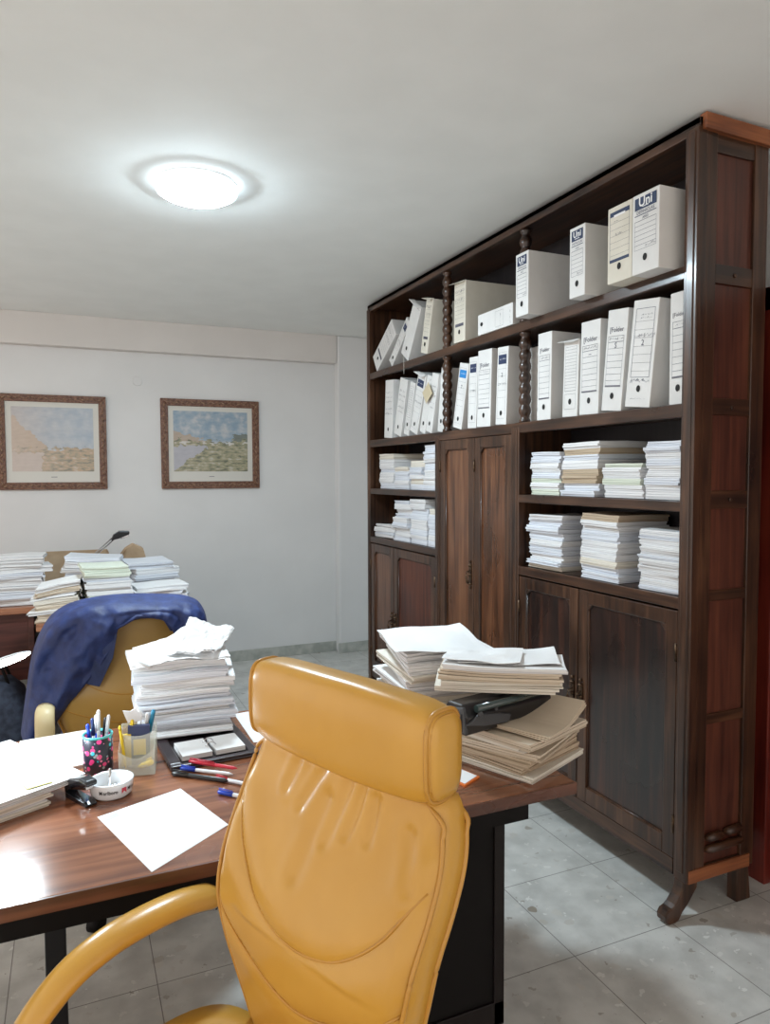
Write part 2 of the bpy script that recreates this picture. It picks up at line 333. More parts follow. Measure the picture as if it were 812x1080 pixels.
def door(ya, yb, z0, z1, pm, hy=None, hz=0):
    fw_ = .052; b = B()
    b.box(BX-.006, BX+.018, ya, ya+fw_, z0, z1); b.box(BX-.006, BX+.018, yb-fw_, yb, z0, z1)
    b.box(BX-.006, BX+.018, ya+fw_, yb-fw_, z0, z0+fw_+.01); b.box(BX-.006, BX+.018, ya+fw_, yb-fw_, z1-fw_, z1)
    for yy, sg in ((ya+fw_, 1), (yb-fw_, -1)):      # clipped upper corners of the opening
        b.prism([(BX-.005, yy, z1-fw_), (BX-.005, yy+sg*.028, z1-fw_), (BX-.005, yy, z1-fw_-.028)], (.018, 0, 0))
    o = bk(b, 'door', WZ, .003)
    b = B(); b.box(BX+.006, BX+.014, ya+fw_-.005, yb-fw_+.005, z0+fw_, z1-fw_+.003)
    b2 = b; bmesh.ops.translate(b2.b, verts=b2.b.verts, vec=(-BX, -Y0, 0)); b2.build('door_panel', pm, o)
    b = B()                                        # thin bead round the panel
    ys, ye, zs, ze = ya+fw_, yb-fw_, z0+fw_+.01, z1-fw_
    for p in ((ys, zs, ye, zs), (ys, ze, ye, ze), (ys, zs, ys, ze), (ye, zs, ye, ze)):
        b.tube([(BX+.004, p[0], p[1]), (BX+.004, p[2], p[3])], .004, 6)
    bmesh.ops.translate(b.b, verts=b.b.verts, vec=(-BX, -Y0, 0)); b.build('bead', WZ, o)
    if hy:
        b = B()
        b.box(BX-.011, BX-.005, hy-.011, hy+.011, hz-.05, hz+.05)
        for dz, r in ((.046, .013), (-.046, .013), (.0, .012), (.066, .008), (-.066, .008)):
            b.lathe([(0, -.008), (r*.8, -.005), (r, 0), (r*.8, .005), (0, .008)], (BX-.010, hy, hz+dz), 10)
        b.tube([(BX-.012, hy, hz+.02), (BX-.030, hy, hz+.014), (BX-.034, hy, hz-.008), (BX-.026, hy, hz-.040), (BX-.014, hy, hz-.046)], [.004, .005, .006, .007, .004], 8)
        bmesh.ops.translate(b.b, verts=b.b.verts, vec=(-BX, -Y0, 0)); b.build('door_pull', BRZ, o, label if False else 0)
    # hinge
    b = B(); he = ya+.002 if hy and hy > (ya+yb)/2 else yb-.002
    for z in (z0+.12, z1-.14): b.tube([(BX-.008, he, z-.03), (BX-.008, he, z+.03)], .005, 8)
    bmesh.ops.translate(b.b, verts=b.b.verts, vec=(-BX, -Y0, 0)); b.build('hinge', BRZ, o)
door(1.776, 2.284, .188, 1.038, DPD, 2.262, .61); door(2.290, 2.698, .188, 1.038, DPD, 2.314, .61)
door(2.766, 3.094, .188, 1.680, DP); door(3.100, 3.454, .188, 1.680, DP, 3.124, .99)
door(3.512, 4.068, .188, 1.038, SP, 4.046, .555); door(4.074, 4.440, .188, 1.038, DP, 4.098, .555)
# scrolled feet
prof = [(.02, .132), (.055, .132), (.050, .100), (.030, .075), (.012, .052), (-.012, .030), (-.028, .006), (-.044, 0), (-.070, .0), (-.086, .012), (-.088, .030), (-.078, .046), (-.060, .052), (-.046, .062), (-.026, .085), (-.014, .110), (-.012, .132)]
for yc in (Y0+.004, 2.708, 3.460, Y1-.05):
    b = B(); b.prism([(BX+x, yc, z) for x, z in prof], (0, .042, 0)); bk(b, 'foot', WZ, .004)
    b = B(); b.prism([(BXB-.07, yc, 0), (BXB-.07, yc, .132), (BXB-.015, yc, .132), (BXB, yc, 0)], (0, .042, 0)); bk(b, 'foot', WZ, .004)

# ================================================================ ARCHIVE BOXES
def abox(X, yr, z, wd, h, dp, lean, style, label, grp, cm=CARD, flap=False, txt='', lying=False):
    e = empty('archive_box', (X, yr, z), label, 'archive box', group=grp)
    e.rotation_euler = (Matrix.Rotation(R(-90), 3, 'Z') @ Matrix.Rotation(R(lean), 3, 'Y')).to_euler()
    b = B()
    if lying: b.box(-h, 0, 0, dp, 0, wd)
    else:
        b.box(-wd, 0, 0, dp, 0, h)
        b.box(-wd+.002, -.002, dp-.006, dp+.001, .004, h-.003)
    b.build('box_body', cm, e, .0022)
    x0 = -wd
    T = lambda u, v, yy=-.0012: ((-h+v, yy, wd-u) if lying else (x0+u, yy, v))     # u across, v up the spine
    xd = (0, 0, -1) if lying else (1, 0, 0); yd = (1, 0, 0) if lying else (0, 0, 1)
    b = B()
    def rect(u0, u1, v0, v1, mi, yy=-.0011):
        vs = [b.b.verts.new(T(*q, yy)) for q in ((u0, v0), (u1, v0), (u1, v1), (u0, v1))]; f = b.b.faces.new(vs); f.material_index = mi
    def frame(u0, u1, v0, v1, mi=0, t=.0012):
        rect(u0, u1, v0, v0+t, mi); rect(u0, u1, v1-t, v1, mi); rect(u0, u0+t, v0, v1, mi); rect(u1-t, u1, v0, v1, mi)
    def rows(u0, u1, v0, v1, n, mi=0, t=.0010):
        for k in range(n+1): rect(u0, u1, v0+(v1-v0)*k/n-t/2, v0+(v1-v0)*k/n+t/2, mi)
    def scrib(u0, u1, v, s_, mi=2):
        u = u0; 
        while u < u1:
            du = random.uniform(.003, .007); v0 = v+random.uniform(-s_*.3, s_*.2); v1 = v+random.uniform(-.2*s_, s_*.5)
            vs = [b.b.verts.new(T(*q)) for q in ((u, v0), (u+.0013, v0), (u+du+.0013, v1), (u+du, v1))]; b.b.faces.new(vs).material_index = mi
            vs = [b.b.verts.new(T(*q)) for q in ((u+du, v1), (u+du+.0013, v1), (u+du*1.3+.0013, v0), (u+du*1.3, v0))]; b.b.faces.new(vs).material_index = mi
            u += du*1.25
    m = .012; hz = h*.17; hr = .012
    c = wd/2
    if style == 'uni':
        rect(m, wd-m, h*.80, h*.95, 0); text_into(b, 'Uni', wd*.36, T(c, h*.885, -.0018), xd, yd, 3, bold=.02)
        rect(c-.014, c+.014, h*.822, h*.832, 3, -.0018)
        text_into(b, 'DEFINICLAS', wd*.125, T(c, h*.765), xd, yd, 0); rect(m, wd-m, h*.725, h*.735, 0)
        text_into(b, 'AÑO', wd*.10, T(c, h*.69), xd, yd, 0)
        rows(m, wd-m, h*.36, h*.66, 5); frame(m, wd-m, h*.30, h*.66, 0, .0008); scrib(c, wd-m*1.5, h*.33, .012); hz = h*.19
    elif style == 'band':
        frame(m, wd-m, h*.27, h*.93, 0, .001); rect(m, wd-m, h*.87, h*.93, 0); rect(m+.02, wd-m-.02, h*.855, h*.885, 3, -.0018)
        scrib(m+.022, wd-m-.022, h*.87, .006, 0); rect(m, wd-m, h*.27, h*.31, 0); rows(m, wd-m, h*.36, h*.78, 5, 2, .0008)
        scrib(c-.02, c+.01, h*.62, .02); scrib(m+.01, m+.04, h*.80, .008); hz = h*.20
    elif style == 'folder':
        text_into(b, '[Folder', wd*.24, T(c, h*.80), xd, yd, 2, bold=.005)
        frame(m, wd-m, h*.68, h*.74, 2); scrib(m+.006, wd-m-.006, h*.71, .014)
        if txt: text_into(b, txt, wd*.26, T(c, h*.645), xd, yd, 2, bold=.01)
        rows(m, wd-m, h*.24, h*.68, 7); frame(m, wd-m, h*.24, h*.74, 0, .0009); rect(m, wd-m, h*.245, h*.255, 2); hz = h*.15
    elif style == 'rows':
        rows(m, wd-m, h*.34, h*.88, 13, 2, .0009); frame(m, wd-m, h*.34, h*.92, 2, .0009); frame(m, wd-m, h*.10, h*.30, 2, .0009); hz = h*.2
    elif style == 'round':
        frame(m*1.4, wd-m*1.2, h*.28, h*.92, 0, .0014); rows(m*1.4, wd-m*1.2, h*.34, h*.80, 6, 2, .0008); scrib(c-.02, c+.03, h*.86, .008)
        scrib(c-.02, c+.03, h*.83, .008)
        text_into(b, txt or '2', wd*.24, T(c, h*.60), xd, yd, 2); scrib(m*1.4, wd-m, h*.665, .02); scrib(m*1.4, wd-m*1.4, h*.245, .022, 0); scrib(m*2, wd-m*2.5, h*.08, .005); hz = h*.175
    elif style in ('navy', 'blue'):
        rect(m, wd-m, h*.78, h*.90, 0 if style == 'navy' else 1); scrib(m+.008, wd-m-.008, h*.84, .012, 3)
        frame(m, wd-m, h*.08, h*.93, 2, .0007)
        if txt: text_into(b, txt, wd*.30, T(c, h*.64), xd, yd, 2, bold=.01)
        rows(m, wd-m, h*.35, h*.72, 4, 2, .0007); hz = h*.15
        if style == 'navy': scrib(m, wd-m, h*.52, .014)
    elif style == 'old':
        rows(m, wd-m, h*.40, h*.93, 8, 2, .0008); scrib(m, wd-m, h*.7, .02); scrib(m, wd-m, h*.84, .02); rect(m+.004, wd-m-.004, h*.26, h*.31, 2); hz = h*.17
    elif style == 'pencil':
        for q in (.78, .70, .62, .5, .42): scrib(m, wd-m, h*q, .016, 2)
        hz = h*.15
    else: 
        scrib(c-.02, wd-m, h*.93, .01); scrib(m, c, h*.10, .005)
        if style == 'lying': frame(m*1.2, wd-m, h*.52, h*.75, 2, .0008); scrib(m*1.5, wd-m*1.5, h*.66, .012); hz = h*.12
    b.build('spine_label', [INK, INKB, INKG, WHT], e, norm=False)
    b = B(); vs = [T(c+hr*.8*math.cos(a), hz+hr*math.sin(a), -.0014) for a in [2*PI*k/20 for k in range(20)]]
    b.cap(b.ring(vs)); b.build('finger_hole', HOLE, e, norm=False)
    if flap:
        b = B(); b.prism([(x0-.012, -.020, h+.012), (x0-.012, -.017, h+.014), (x0+wd*.5, .004, h+.003), (x0+wd*.5, .0, h-.001)], (0, .05, 0)) if False else b.prism([T(-.014, h-.004, -.026), T(wd*.92, h-.012, -.022), T(wd, h+.002, .002), T(0, h+.002, .002)], (0, .001, .0015))
        b.build('lid_flap', cm, e)
    return e
g1 = 'archive boxes on the top shelf'; g2 = 'archive boxes on the second shelf'
abox(1.777, 1.812, S[1], .122, .265, .37, 0, 'uni', 'white archive box with navy block label, rightmost on the top shelf', g1)
abox(1.779, 1.938, S[1], .120, .265, .365, 0, 'band', 'cream archive box with blue banded label, second from right on top shelf', g1, CARDC)
abox(1.786, 2.190, S[1], .090, .265, .36, 0, 'uni', 'narrow white box with navy label, third from right on top shelf', g1)
abox(1.780, 2.544, S[1], .092, .265, .36, 0, 'uni', 'white navy labelled box beside the right top column, mid shelf', g1)
abox(1.838, 2.745, S[1], .098, .300, .30, 0, 'lying', 'white archive box lying on its side on the top shelf', g1, lying=True)
abox(1.838, 3.170, S[1], .115, .300, .31, 1.5, 'old', 'yellowed archive box with open lid, right of the left top column', g1, CARDC, True)
abox(1.850, 3.610, S[1], .085, .300, .28, 15, 'old', 'yellowed box leaning slightly, left of the left top column', g1, CARDC, True)
abox(1.855, 3.870, S[1], .115, .330, .28, 33, 'plain', 'plain white box leaning on the yellowed one, third from left, top shelf', g1, CARD, True)
abox(1.865, 4.125, S[1], .065, .340, .28, 50, 'navy', 'thin leaning box with navy mark, second from left on top shelf', g1)
abox(1.857, 4.345, S[1], .125, .355, .28, 58, 'old', 'leftmost leaning archive box in the corner of the top shelf', g1)
D = .27
abox(1.862, 4.120, S[2], .120, .365, D, 4, 'pencil', 'white box with pencilled writing, leftmost on the second shelf', g2)
abox(1.864, 3.995, S[2], .105, .350, D, 17, 'pencil', 'leaning white box with scribbles, second from left on second shelf', g2)
abox(1.868, 3.893, S[2], .070, .320, D, 18, 'rows', 'thin leaning white box, third from left on second shelf', g2)
abox(1.860, 3.762, S[2], .102, .350, D, 20, 'navy', 'leaning white box with navy block, fourth from left on second shelf', g2, flap=True)
abox(1.866, 3.672, S[2], .070, .330, D, 18, 'plain', 'plain leaning box behind the beige card, fifth on second shelf', g2)
abox(1.862, 3.580, S[2], .075, .330, D, 15, 'pencil', 'leaning box right of the beige card, sixth on second shelf', g2)
abox(1.880, 3.475, S[2], .070, .350, .25, 8, 'plain', 'white box against the left column, second shelf', g2)
abox(1.858, 3.240, S[2], .092, .335, D, 13, 'blue', 'leaning white box with bright blue label right of left column', g2, txt='7')
abox(1.862, 3.100, S[2], .084, .355, D, 3, 'navy', 'narrow white box with navy block beside the blue labelled one', g2)
abox(1.858, 2.962, S[2], .124, .372, D, 2, 'folder', 'wide white box with faint lettering in the middle of second shelf', g2)
abox(1.858, 2.826, S[2], .090, .360, D, 3, 'navy', 'white box with navy block and number 2 left of right column', g2, txt='2')
abox(1.925, 2.606, S[2], .125, .340, .22, 0, 'plain', 'white box half hidden behind the right turned column, second shelf', g2)
abox(1.862, 2.495, S[2], .096, .370, D, 1, 'folder', 'tall white lettered box just right of the right column', g2)
abox(1.862, 2.322, S[2], .094, .305, D, 2, 'rows', 'shorter box with many ruled lines and open lid, second shelf', g2, CARD, True)
abox(1.862, 2.197, S[2], .112, .362, D, 1.5, 'folder', 'white box with circled scribble, right of the short ruled box', g2, txt='–')
abox(1.862, 2.074, S[2], .106, .372, D, 5.5, 'folder', 'leaning white box marked with a large S, second shelf', g2, txt='S')
abox(1.860, 1.930, S[2], .122, .375, D, 6.5, 'round', 'wide leaning box with rounded label marked 2, second shelf', g2, txt='2')
abox(1.872, 1.776, S[2], .076, .375, D, 0, 'folder', 'white box half hidden by the right post, rightmost on second shelf', g2)
# beige card hanging on the boxes and wax-paper tag
b = B(); b.box(-.045, .045, -.001, .001, -.04, .04, rot=Matrix.Rotation(R(-35), 3, 'Y'))
o = b.build('card', mat('beige_card', (.55, .47, .32), .7)); o.location = (1.846, 3.600, 1.955); o.rotation_euler = (0, 0, R(-90)); tag(o, 'small beige card stuck on the leaning boxes of the second shelf', 'card')
b = B(); b.tube([(BX-.0105, 3.905, 2.20), (BX-.0105, 3.905, 2.175), (BX-.0105, 3.903, 2.10)], .0012, 6)
tag(b.build('cord', mat('pale_string', (.7, .68, .62), .8)), 'short pale string hanging over the top shelf edge', 'string')

# ================================================================ PAPER BUNDLES
ORD = ['lowest', 'second from bottom', 'third from bottom', 'fourth from bottom', 'fifth from bottom', 'sixth from bottom', 'seventh from bottom', 'eighth from bottom', 'ninth from bottom', 'tenth from bottom', 'eleventh from bottom', 'twelfth from bottom', 'thirteenth from bottom', 'fourteenth from bottom']
CW = {'white_paper': 'white', 'bluish_paper': 'bluish white', 'creamy_paper': 'cream', 'kraft_folder': 'kraft brown', 'beige_folder': 'beige', 'pale_green_folder': 'pale green'}
def pile(x, y, z, wx, wy, h, n, where, grp, mats=(PW, PW, PW, PW2, PW2, PW3), rot=0, jit=.008, wav=.006, seed=0, jrot=2, tilt=(0, 0), top=None, curl=0):
    """stack of n loose document bundles, each one its own object"""
    rnd = random.Random(seed*977+n); zz = 0; ths = [rnd.uniform(.7, 1.4) for _ in range(n)]; tot = sum(ths)
    ph = rnd.uniform(0, 6)
    for k in range(n):
        t = h*ths[k]/tot; lv = (k+1)/n
        m = rnd.choice(mats) if not (top and k == n-1) else top
        b = B(); sub = 3 if t > .014 else 2; zz0 = 0; ox, oy = rnd.gauss(0, jit), rnd.gauss(0, jit); rr = R(rnd.gauss(0, jrot))
        amp = wav*lv
        def wp(u, v, amp=amp, ph=ph, lv=lv): return amp*(math.sin(2.1*u+ph)*.5+math.cos(1.7*v+ph*2)*.5+.6*noise.noise((u*1.2+ph, v*1.2, ph))) + curl*lv*(u*u*v*v) + tilt[0]*u*lv + tilt[1]*v*lv
        for s_ in range(sub):
            ts = t/sub; jx, jy = rnd.gauss(0, jit*.35), rnd.gauss(0, jit*.35)
            b.slab(wx*rnd.uniform(.975, 1.01), wy*rnd.uniform(.975, 1.01), zz0+.0004, ts-.0007, ox+jx, oy+jy, rr+R(rnd.gauss(0, .6)), wp, 6); zz0 += ts
        o = b.build('document_bundle', m, norm=False); o.location = (x, y, z+zz); o.rotation_euler = (0, 0, rot); zz += t
        w_ = 'topmost' if k == n-1 else ORD[min(k, 13)]
        tag(o, '%s document bundle, %s, %s' % (CW[m.name], w_, where), 'documents', grp)
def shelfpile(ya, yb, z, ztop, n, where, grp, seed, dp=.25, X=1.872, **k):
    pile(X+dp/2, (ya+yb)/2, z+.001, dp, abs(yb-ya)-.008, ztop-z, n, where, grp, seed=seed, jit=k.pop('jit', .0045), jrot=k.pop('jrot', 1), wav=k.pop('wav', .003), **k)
ga, gb, gc_, gd = 'documents on the upper left open shelf', 'documents on the lower left open shelf', 'documents on the upper right open shelf', 'documents on the lower right open shelf'
shelfpile(4.345, 4.115, S[3], 1.63, 7, 'leftmost stack, upper left open shelf', ga, 1)
shelfpile(4.105, 3.895, S[3], 1.545, 5, 'low second stack, upper left open shelf', ga, 2, wav=.006)
shelfpile(3.885, 3.705, S[3], 1.58, 6, 'third stack, upper left open shelf', ga, 3)
shelfpile(3.695, 3.530, S[3], 1.665, 8, 'tall fourth stack, upper left open shelf', ga, 4)
shelfpile(4.43, 4.125, S[4], 1.17, 4, 'low loose stack, lower left open shelf', gb, 5, wav=.008, jrot=3)
shelfpile(4.11, 3.885, S[4], 1.335, 9, 'second stack, lower left open shelf', gb, 6, jit=.008)
shelfpile(3.875, 3.655, S[4], 1.350, 9, 'third stack, lower left open shelf', gb, 7)
shelfpile(3.645, 3.515, S[4], 1.300, 7, 'narrow stack by the post, lower left open shelf', gb, 8)
shelfpile(2.650, 2.440, S[3], 1.590, 8, 'leftmost stack, upper right open shelf', gc_, 9, mats=(PW, PW, PW2, PG))
shelfpile(2.430, 2.205, S[3], 1.625, 8, 'tall second stack, upper right open shelf', gc_, 10, mats=(PW, PW, PW3, PK, PW2))
shelfpile(2.180, 1.970, S[3], 1.535, 6, 'low third stack, upper right open shelf', gc_, 11, mats=(PW, PW, PG, PW3))
shelfpile(1.960, 1.785, S[3], 1.610, 9, 'stack by the right post, upper right open shelf', gc_, 12, mats=(PW, PW, PW2))
shelfpile(2.665, 2.430, S[4], 1.320, 10, 'left stack, lower right open shelf', gd, 13, jit=.007)
shelfpile(2.305, 2.085, S[4], 1.340, 11, 'tall middle stack, lower right open shelf', gd, 14, jit=.006, top=PK)
shelfpile(1.985, 1.785, S[4], 1.300, 12, 'stack by the post, lower right open shelf', gd, 15, mats=(PW, PW, PW2))

# ================================================================ PICTURES
def paint(name, kind):
    m = mat(name, (.5, .5, .5), .6, coat=.6); bs(m).inputs['Coat Roughness'].default_value = .05
    tc = N(m, 'ShaderNodeTexCoord'); sx = N(m, 'ShaderNodeSeparateXYZ'); L(m, tc, 'Generated', sx, 'Vector')
    ns = N(m, 'ShaderNodeTexNoise'); ns.inputs['Scale'].default_value = 8; ns.inputs['Detail'].default_value = 8; L(m, tc, 'Generated', ns, 'Vector')
    mp = N(m, 'ShaderNodeMapping'); mp.inputs['Scale'].default_value = (11, 1, 26); L(m, tc, 'Generated', mp, 'Vector')
    n2 = N(m, 'ShaderNodeTexNoise'); n2.inputs['Scale'].default_value = 1; n2.inputs['Detail'].default_value = 6; L(m, mp, 'Vector', n2, 'Vector')
    def math2(op, a, bb):
        n = N(m, 'ShaderNodeMath', operation=op)
        for i, q in enumerate((a, bb)):
            if isinstance(q, tuple): L(m, q[0], q[1], n, i)
            else: n.inputs[i].default_value = q
        return (n, 0)
    X = (sx, 'X'); Z = (sx, 'Z'); nf = (ns, 'Fac')
    def mix(f, a, c):
        n = N(m, 'ShaderNodeMixRGB'); L(m, f[0], f[1], n, 'Fac')
        for q, s in ((a, 'Color1'), (c, 'Color2')):
            if isinstance(q[0], float): n.inputs[s].default_value = (*q, 1)
            else: L(m, q[0], q[1], n, s)
        return (n, 'Color')
    nz = math2('ADD', math2('MULTIPLY', math2('SUBTRACT', nf, .5), .30), math2('MULTIPLY', math2('SUBTRACT', (n2, 'Fac'), .5), .14))
    Zn = math2('ADD', Z, nz)
    r = ramp(m, [(.35, (.20, .32, .44)), (.5, (.30, .39, .48)), (.65, (.52, .54, .56))] if kind else [(.35, (.36, .44, .54)), (.65, (.50, .55, .60))]); L(m, ns, 'Fac', r, 'Fac')
    c = (r, 'Color')
    r2 = ramp(m, [(.34, (.10, .11, .07)), (.46, (.27, .27, .15)), (.56, (.38, .33, .20)), (.68, (.5, .48, .40))] if kind else [(.36, (.20, .19, .15)), (.46, (.38, .32, .21)), (.56, (.50, .33, .20)), (.68, (.55, .50, .42))]); L(m, n2, 'Fac', r2, 'Fac')
    land = (r2, 'Color')
    if kind:
        hill = math2('LESS_THAN', Zn, math2('SUBTRACT', .66, math2('MULTIPLY', X, .36))); c = mix(hill, c, (.42, .33, .25))
        tree = math2('MULTIPLY', math2('GREATER_THAN', math2('ADD', X, nz), .78), math2('LESS_THAN', Zn, .62)); c = mix(tree, c, (.12, .15, .13))
        town = math2('LESS_THAN', Zn, .50); c = mix(town, c, land)
        water = math2('LESS_THAN', math2('ADD', Zn, math2('MULTIPLY', X, -.0)), .42)
        sp_ = math2('MULTIPLY', math2('GREATER_THAN', (n2, 'Fac'), .56), math2('MULTIPLY', math2('LESS_THAN', Z, .50), math2('GREATER_THAN', Z, .44))); c = mix(sp_, c, (.62, .60, .56))
        ww = math2('MULTIPLY', water, math2('GREATER_THAN', Zn, math2('MULTIPLY', X, .9))); c = mix(ww, c, (.42, .42, .48))
        g = math2('LESS_THAN', Zn, math2('MINIMUM', math2('MULTIPLY', X, .9), .44)); c = mix(g, c, land)
    else:
        tree = math2('MULTIPLY', math2('LESS_THAN', Zn, math2('SUBTRACT', .86, math2('MULTIPLY', X, 1.15))), math2('LESS_THAN', X, .42)); c = mix(tree, c, (.50, .38, .28))
        town = math2('LESS_THAN', Zn, .37); c = mix(town, c, land)
        w_ = math2('MULTIPLY', math2('LESS_THAN', Zn, .30), math2('LESS_THAN', math2('ADD', X, nz), .36)); c = mix(w_, c, (.58, .50, .46))
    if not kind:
        lw = math2('MULTIPLY', math2('SUBTRACT', 1.0, X), .75); refl_haze = math2('MULTIPLY', lw, lw); c = mix(refl_haze, c, (.62, .50, .43))  # pinkish reflection haze painted into the print colour, strongest at the left
    st = ramp(m, [(.3, (.28, .28, .26)), (.7, (.66, .65, .62))]); L(m, n2, 'Fac', st, 'Fac'); fx = N(m, 'ShaderNodeMath', operation='ADD'); fx.inputs[0].default_value = .14; fx.inputs[1].default_value = 0
    c = mix((fx, 0), c, (st, 'Color'))
    L(m, c[0], c[1], bs(m), 'Base Color'); return m
FR = noisy('carved_frame_wood', (.10, .035, .02), (.24, .12, .07), 55, .4, .6, .01)
FRG = noisy('carved_relief', (.14, .06, .035), (.38, .25, .16), 90, .4, .4, .01)
def picture(x0, x1, z0, z1, label, kind, fwid=.052, tilt=0):
    cx = (x0+x1)/2; e = empty('framed_picture', (cx, WYB-.003, z0), label, 'picture', (R(0), R(tilt), 0), 'framed landscapes on the back wall')
    W_, H_ = x1-x0, z1-z0; b = B()
    def bar(p, q, inn, out):   # mitred bar
        b.prism([p, q, out, inn], (0, -.022, 0))
    hw = W_/2; a = fwid
    bar((-hw, 0, 0), (hw, 0, 0), (-hw+a, 0, a), (hw-a, 0, a)); bar((-hw, 0, H_), (hw, 0, H_), (-hw+a, 0, H_-a), (hw-a, 0, H_-a))
    bar((-hw, 0, 0), (-hw, 0, H_), (-hw+a, 0, a), (-hw+a, 0, H_-a)); bar((hw, 0, 0), (hw, 0, H_), (hw-a, 0, a), (hw-a, 0, H_-a))
    b.build('frame', FR, e, .004)
    b = B()                          # carved rope relief
    for (ax, ay, bx, by) in ((-hw+a/2, a/2, hw-a/2, a/2), (-hw+a/2, H_-a/2, hw-a/2, H_-a/2), (-hw+a/2, a/2, -hw+a/2, H_-a/2), (hw-a/2, a/2, hw-a/2, H_-a/2)):
        ln = math.hypot(bx-ax, by-ay); n = int(ln/.038); ux, uz = (bx-ax)/ln, (by-ay)/ln
        for k in range(n):
            s = (k+.5)/n*ln; px, pz = ax+ux*s, ay+uz*s; d = .018; t = .009*(1 if k % 2 else -1)
            b.tube([(px-ux*d-uz*t, -.022, pz-uz*d+ux*t), (px, -.028, pz), (px+ux*d+uz*t, -.022, pz+uz*d-ux*t)], [.002, .006, .002], 6)
    b.build('relief', FRG, e)
    b = B(); b.box(-hw+a-.004, hw-a+.004, -.010, -.004, a-.004, H_-a+.004); b.build('mount', mat('mount_board', (.66, .65, .60), .6, coat=.5), e)
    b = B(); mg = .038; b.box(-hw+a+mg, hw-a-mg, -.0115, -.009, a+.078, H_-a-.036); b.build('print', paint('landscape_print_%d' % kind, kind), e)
    b = B(); text_into(b, 'xxxxxxxx', .010, (0, -.0105, a+.040), (1, 0, 0), (0, 0, 1), 0) if False else b.box(-.02, .02, -.0106, -.010, a+.036, a+.040); b.build('caption', INKG, e)
picture(-.46, .255, 1.400, 2.078, 'larger landscape picture with pale pink reflection haze painted in, left of the two', 0)
picture(.640, 1.397, 1.396, 2.086, 'framed river landscape with green bank, right picture on back wall', 1, .055)

# ================================================================ BACK DESKS
e = empty('office_desk', (-.98, 4.53, 0), 'brown desk at far left against the wall under stacked papers', 'desk', group='desks along the back wall')
b = B(); b.box(-.80, .785, 0, .80, .712, .75); b.build('desk_top', BDW, e, .004)
b = B(); b.box(-.78, .765, .05, .07, .32, .712); b.build('modesty_panel', BDD, e)
for x in (-.78, .74):
    b = B(); b.box(x, x+.03, .03, .77, 0, .712); b.build('side_panel', BDD, e, .003)
e = empty('office_desk', (-.17, 3.97, 0), 'brown side desk with paper stacks behind the jacket chair', 'desk', group='desks along the back wall')
b = B(); b.box(-.005, .78, 0, 1.3, .712, .748); b.build('desk_top', BDW, e, .004)
b = B(); b.box(.02, .76, .04, .06, .35, .712); b.build('modesty_panel', BDD, e)
for x in (.02, .73):
    b = B(); b.box(x, x+.03, .03, 1.26, 0, .712); b.build('side_panel', BDD, e, .003)
gk = 'documents on the back desks'
pile(-.33, 4.72, .752, .36, .26, .28, 8, 'leftmost stack on the far desk', gk, (PW, PW2, PW), R(4), .012, .008, 21, 4)
pile(-.075, 4.14, .750, .21, .29, .19, 8, 'slanting stack at side desk left corner', gk, (PW, PW3, PB, PW), R(-4), .009, .006, 22, 3, tilt=(.016, 0), top=PW)
pile(.165, 4.17, .750, .23, .30, .265, 9, 'tall middle stack on side desk', gk, (PW, PW2, PW, PK, PG), R(3), .007, .005, 23, 3, top=PG)
pile(.44, 4.27, .750, .28, .26, .13, 5, 'loose right stack on side desk', gk, (PW, PW2, PW), R(-8), .014, .008, 24, 8)
pile(.42, 4.60, .750, .26, .30, .23, 7, 'rear right stack on side desk', gk, (PW, PW2, PW2), R(6), .010, .006, 25, 4)
pile(.10, 4.62, .750, .30, .26, .27, 7, 'rear stack by cardboard box on side desk', gk, (PW, PW2, PW), R(-5), .008, .004, 26, 3, tilt=(-.01, 0))
# open cardboard box
e = empty('cardboard_box', (.02, 5.08, .75), 'open brown cardboard box behind the papers on the side desk', 'box')
b = B(); b.box(-.18, .20, -.11, -.106, 0, .25); b.box(-.18, .20, .106, .11, 0, .25); b.box(-.18, -.176, -.106, .106, 0, .25); b.box(.196, .20, -.106, .106, 0, .25); b.box(-.18, .20, -.11, .11, 0, .004)
b.build('box_body', KBOX, e)
e = empty('cardboard_box', (.38, 5.10, .75), 'rounded beige file holder standing behind the lamp arm', 'box')
b = B(); b.prism([(-.08, -.06, 0), (.08, -.06, 0), (.08, -.06, .18), (.06, -.06, .26), (.0, -.06, .29), (-.05, -.06, .26), (-.08, -.06, .22)], (0, .12, 0)); b.build('box_body', KBOX, e, .003)
# small halogen desk lamp
e = empty('desk_lamp', (.02, 4.88, .75), 'small black halogen lamp with thin rods on the back desk', 'lamp')
b = B(); b.lathe([(0, 0), (.055, 0), (.055, .02), (.03, .03), (0, .03)], (0, 0, 0), 20); b.build('base', BLKM, e)
b = B(); b.tube([(-.008, 0, .03), (.0, 0, .15), (.218, -.01, .352)], .004, 8); b.tube([(.008, 0, .03), (.016, 0, .15), (.232, -.01, .344)], .004, 8); b.build('arm', CHROME, e)
b = B(); b.prism([(.210, -.03, .335), (.225, -.03, .372), (.262, -.03, .395), (.322, -.03, .392), (.322, -.03, .372), (.255, -.03, .345)], (0, .055, 0)); b.build('lamp_head', BLKM, e, .006)
b = B(); b.box(.262, .318, -.02, .018, .350, .372, rot=Matrix.Rotation(R(-20), 3, 'Y')); b.build('reflector', CHROME, e, .003)
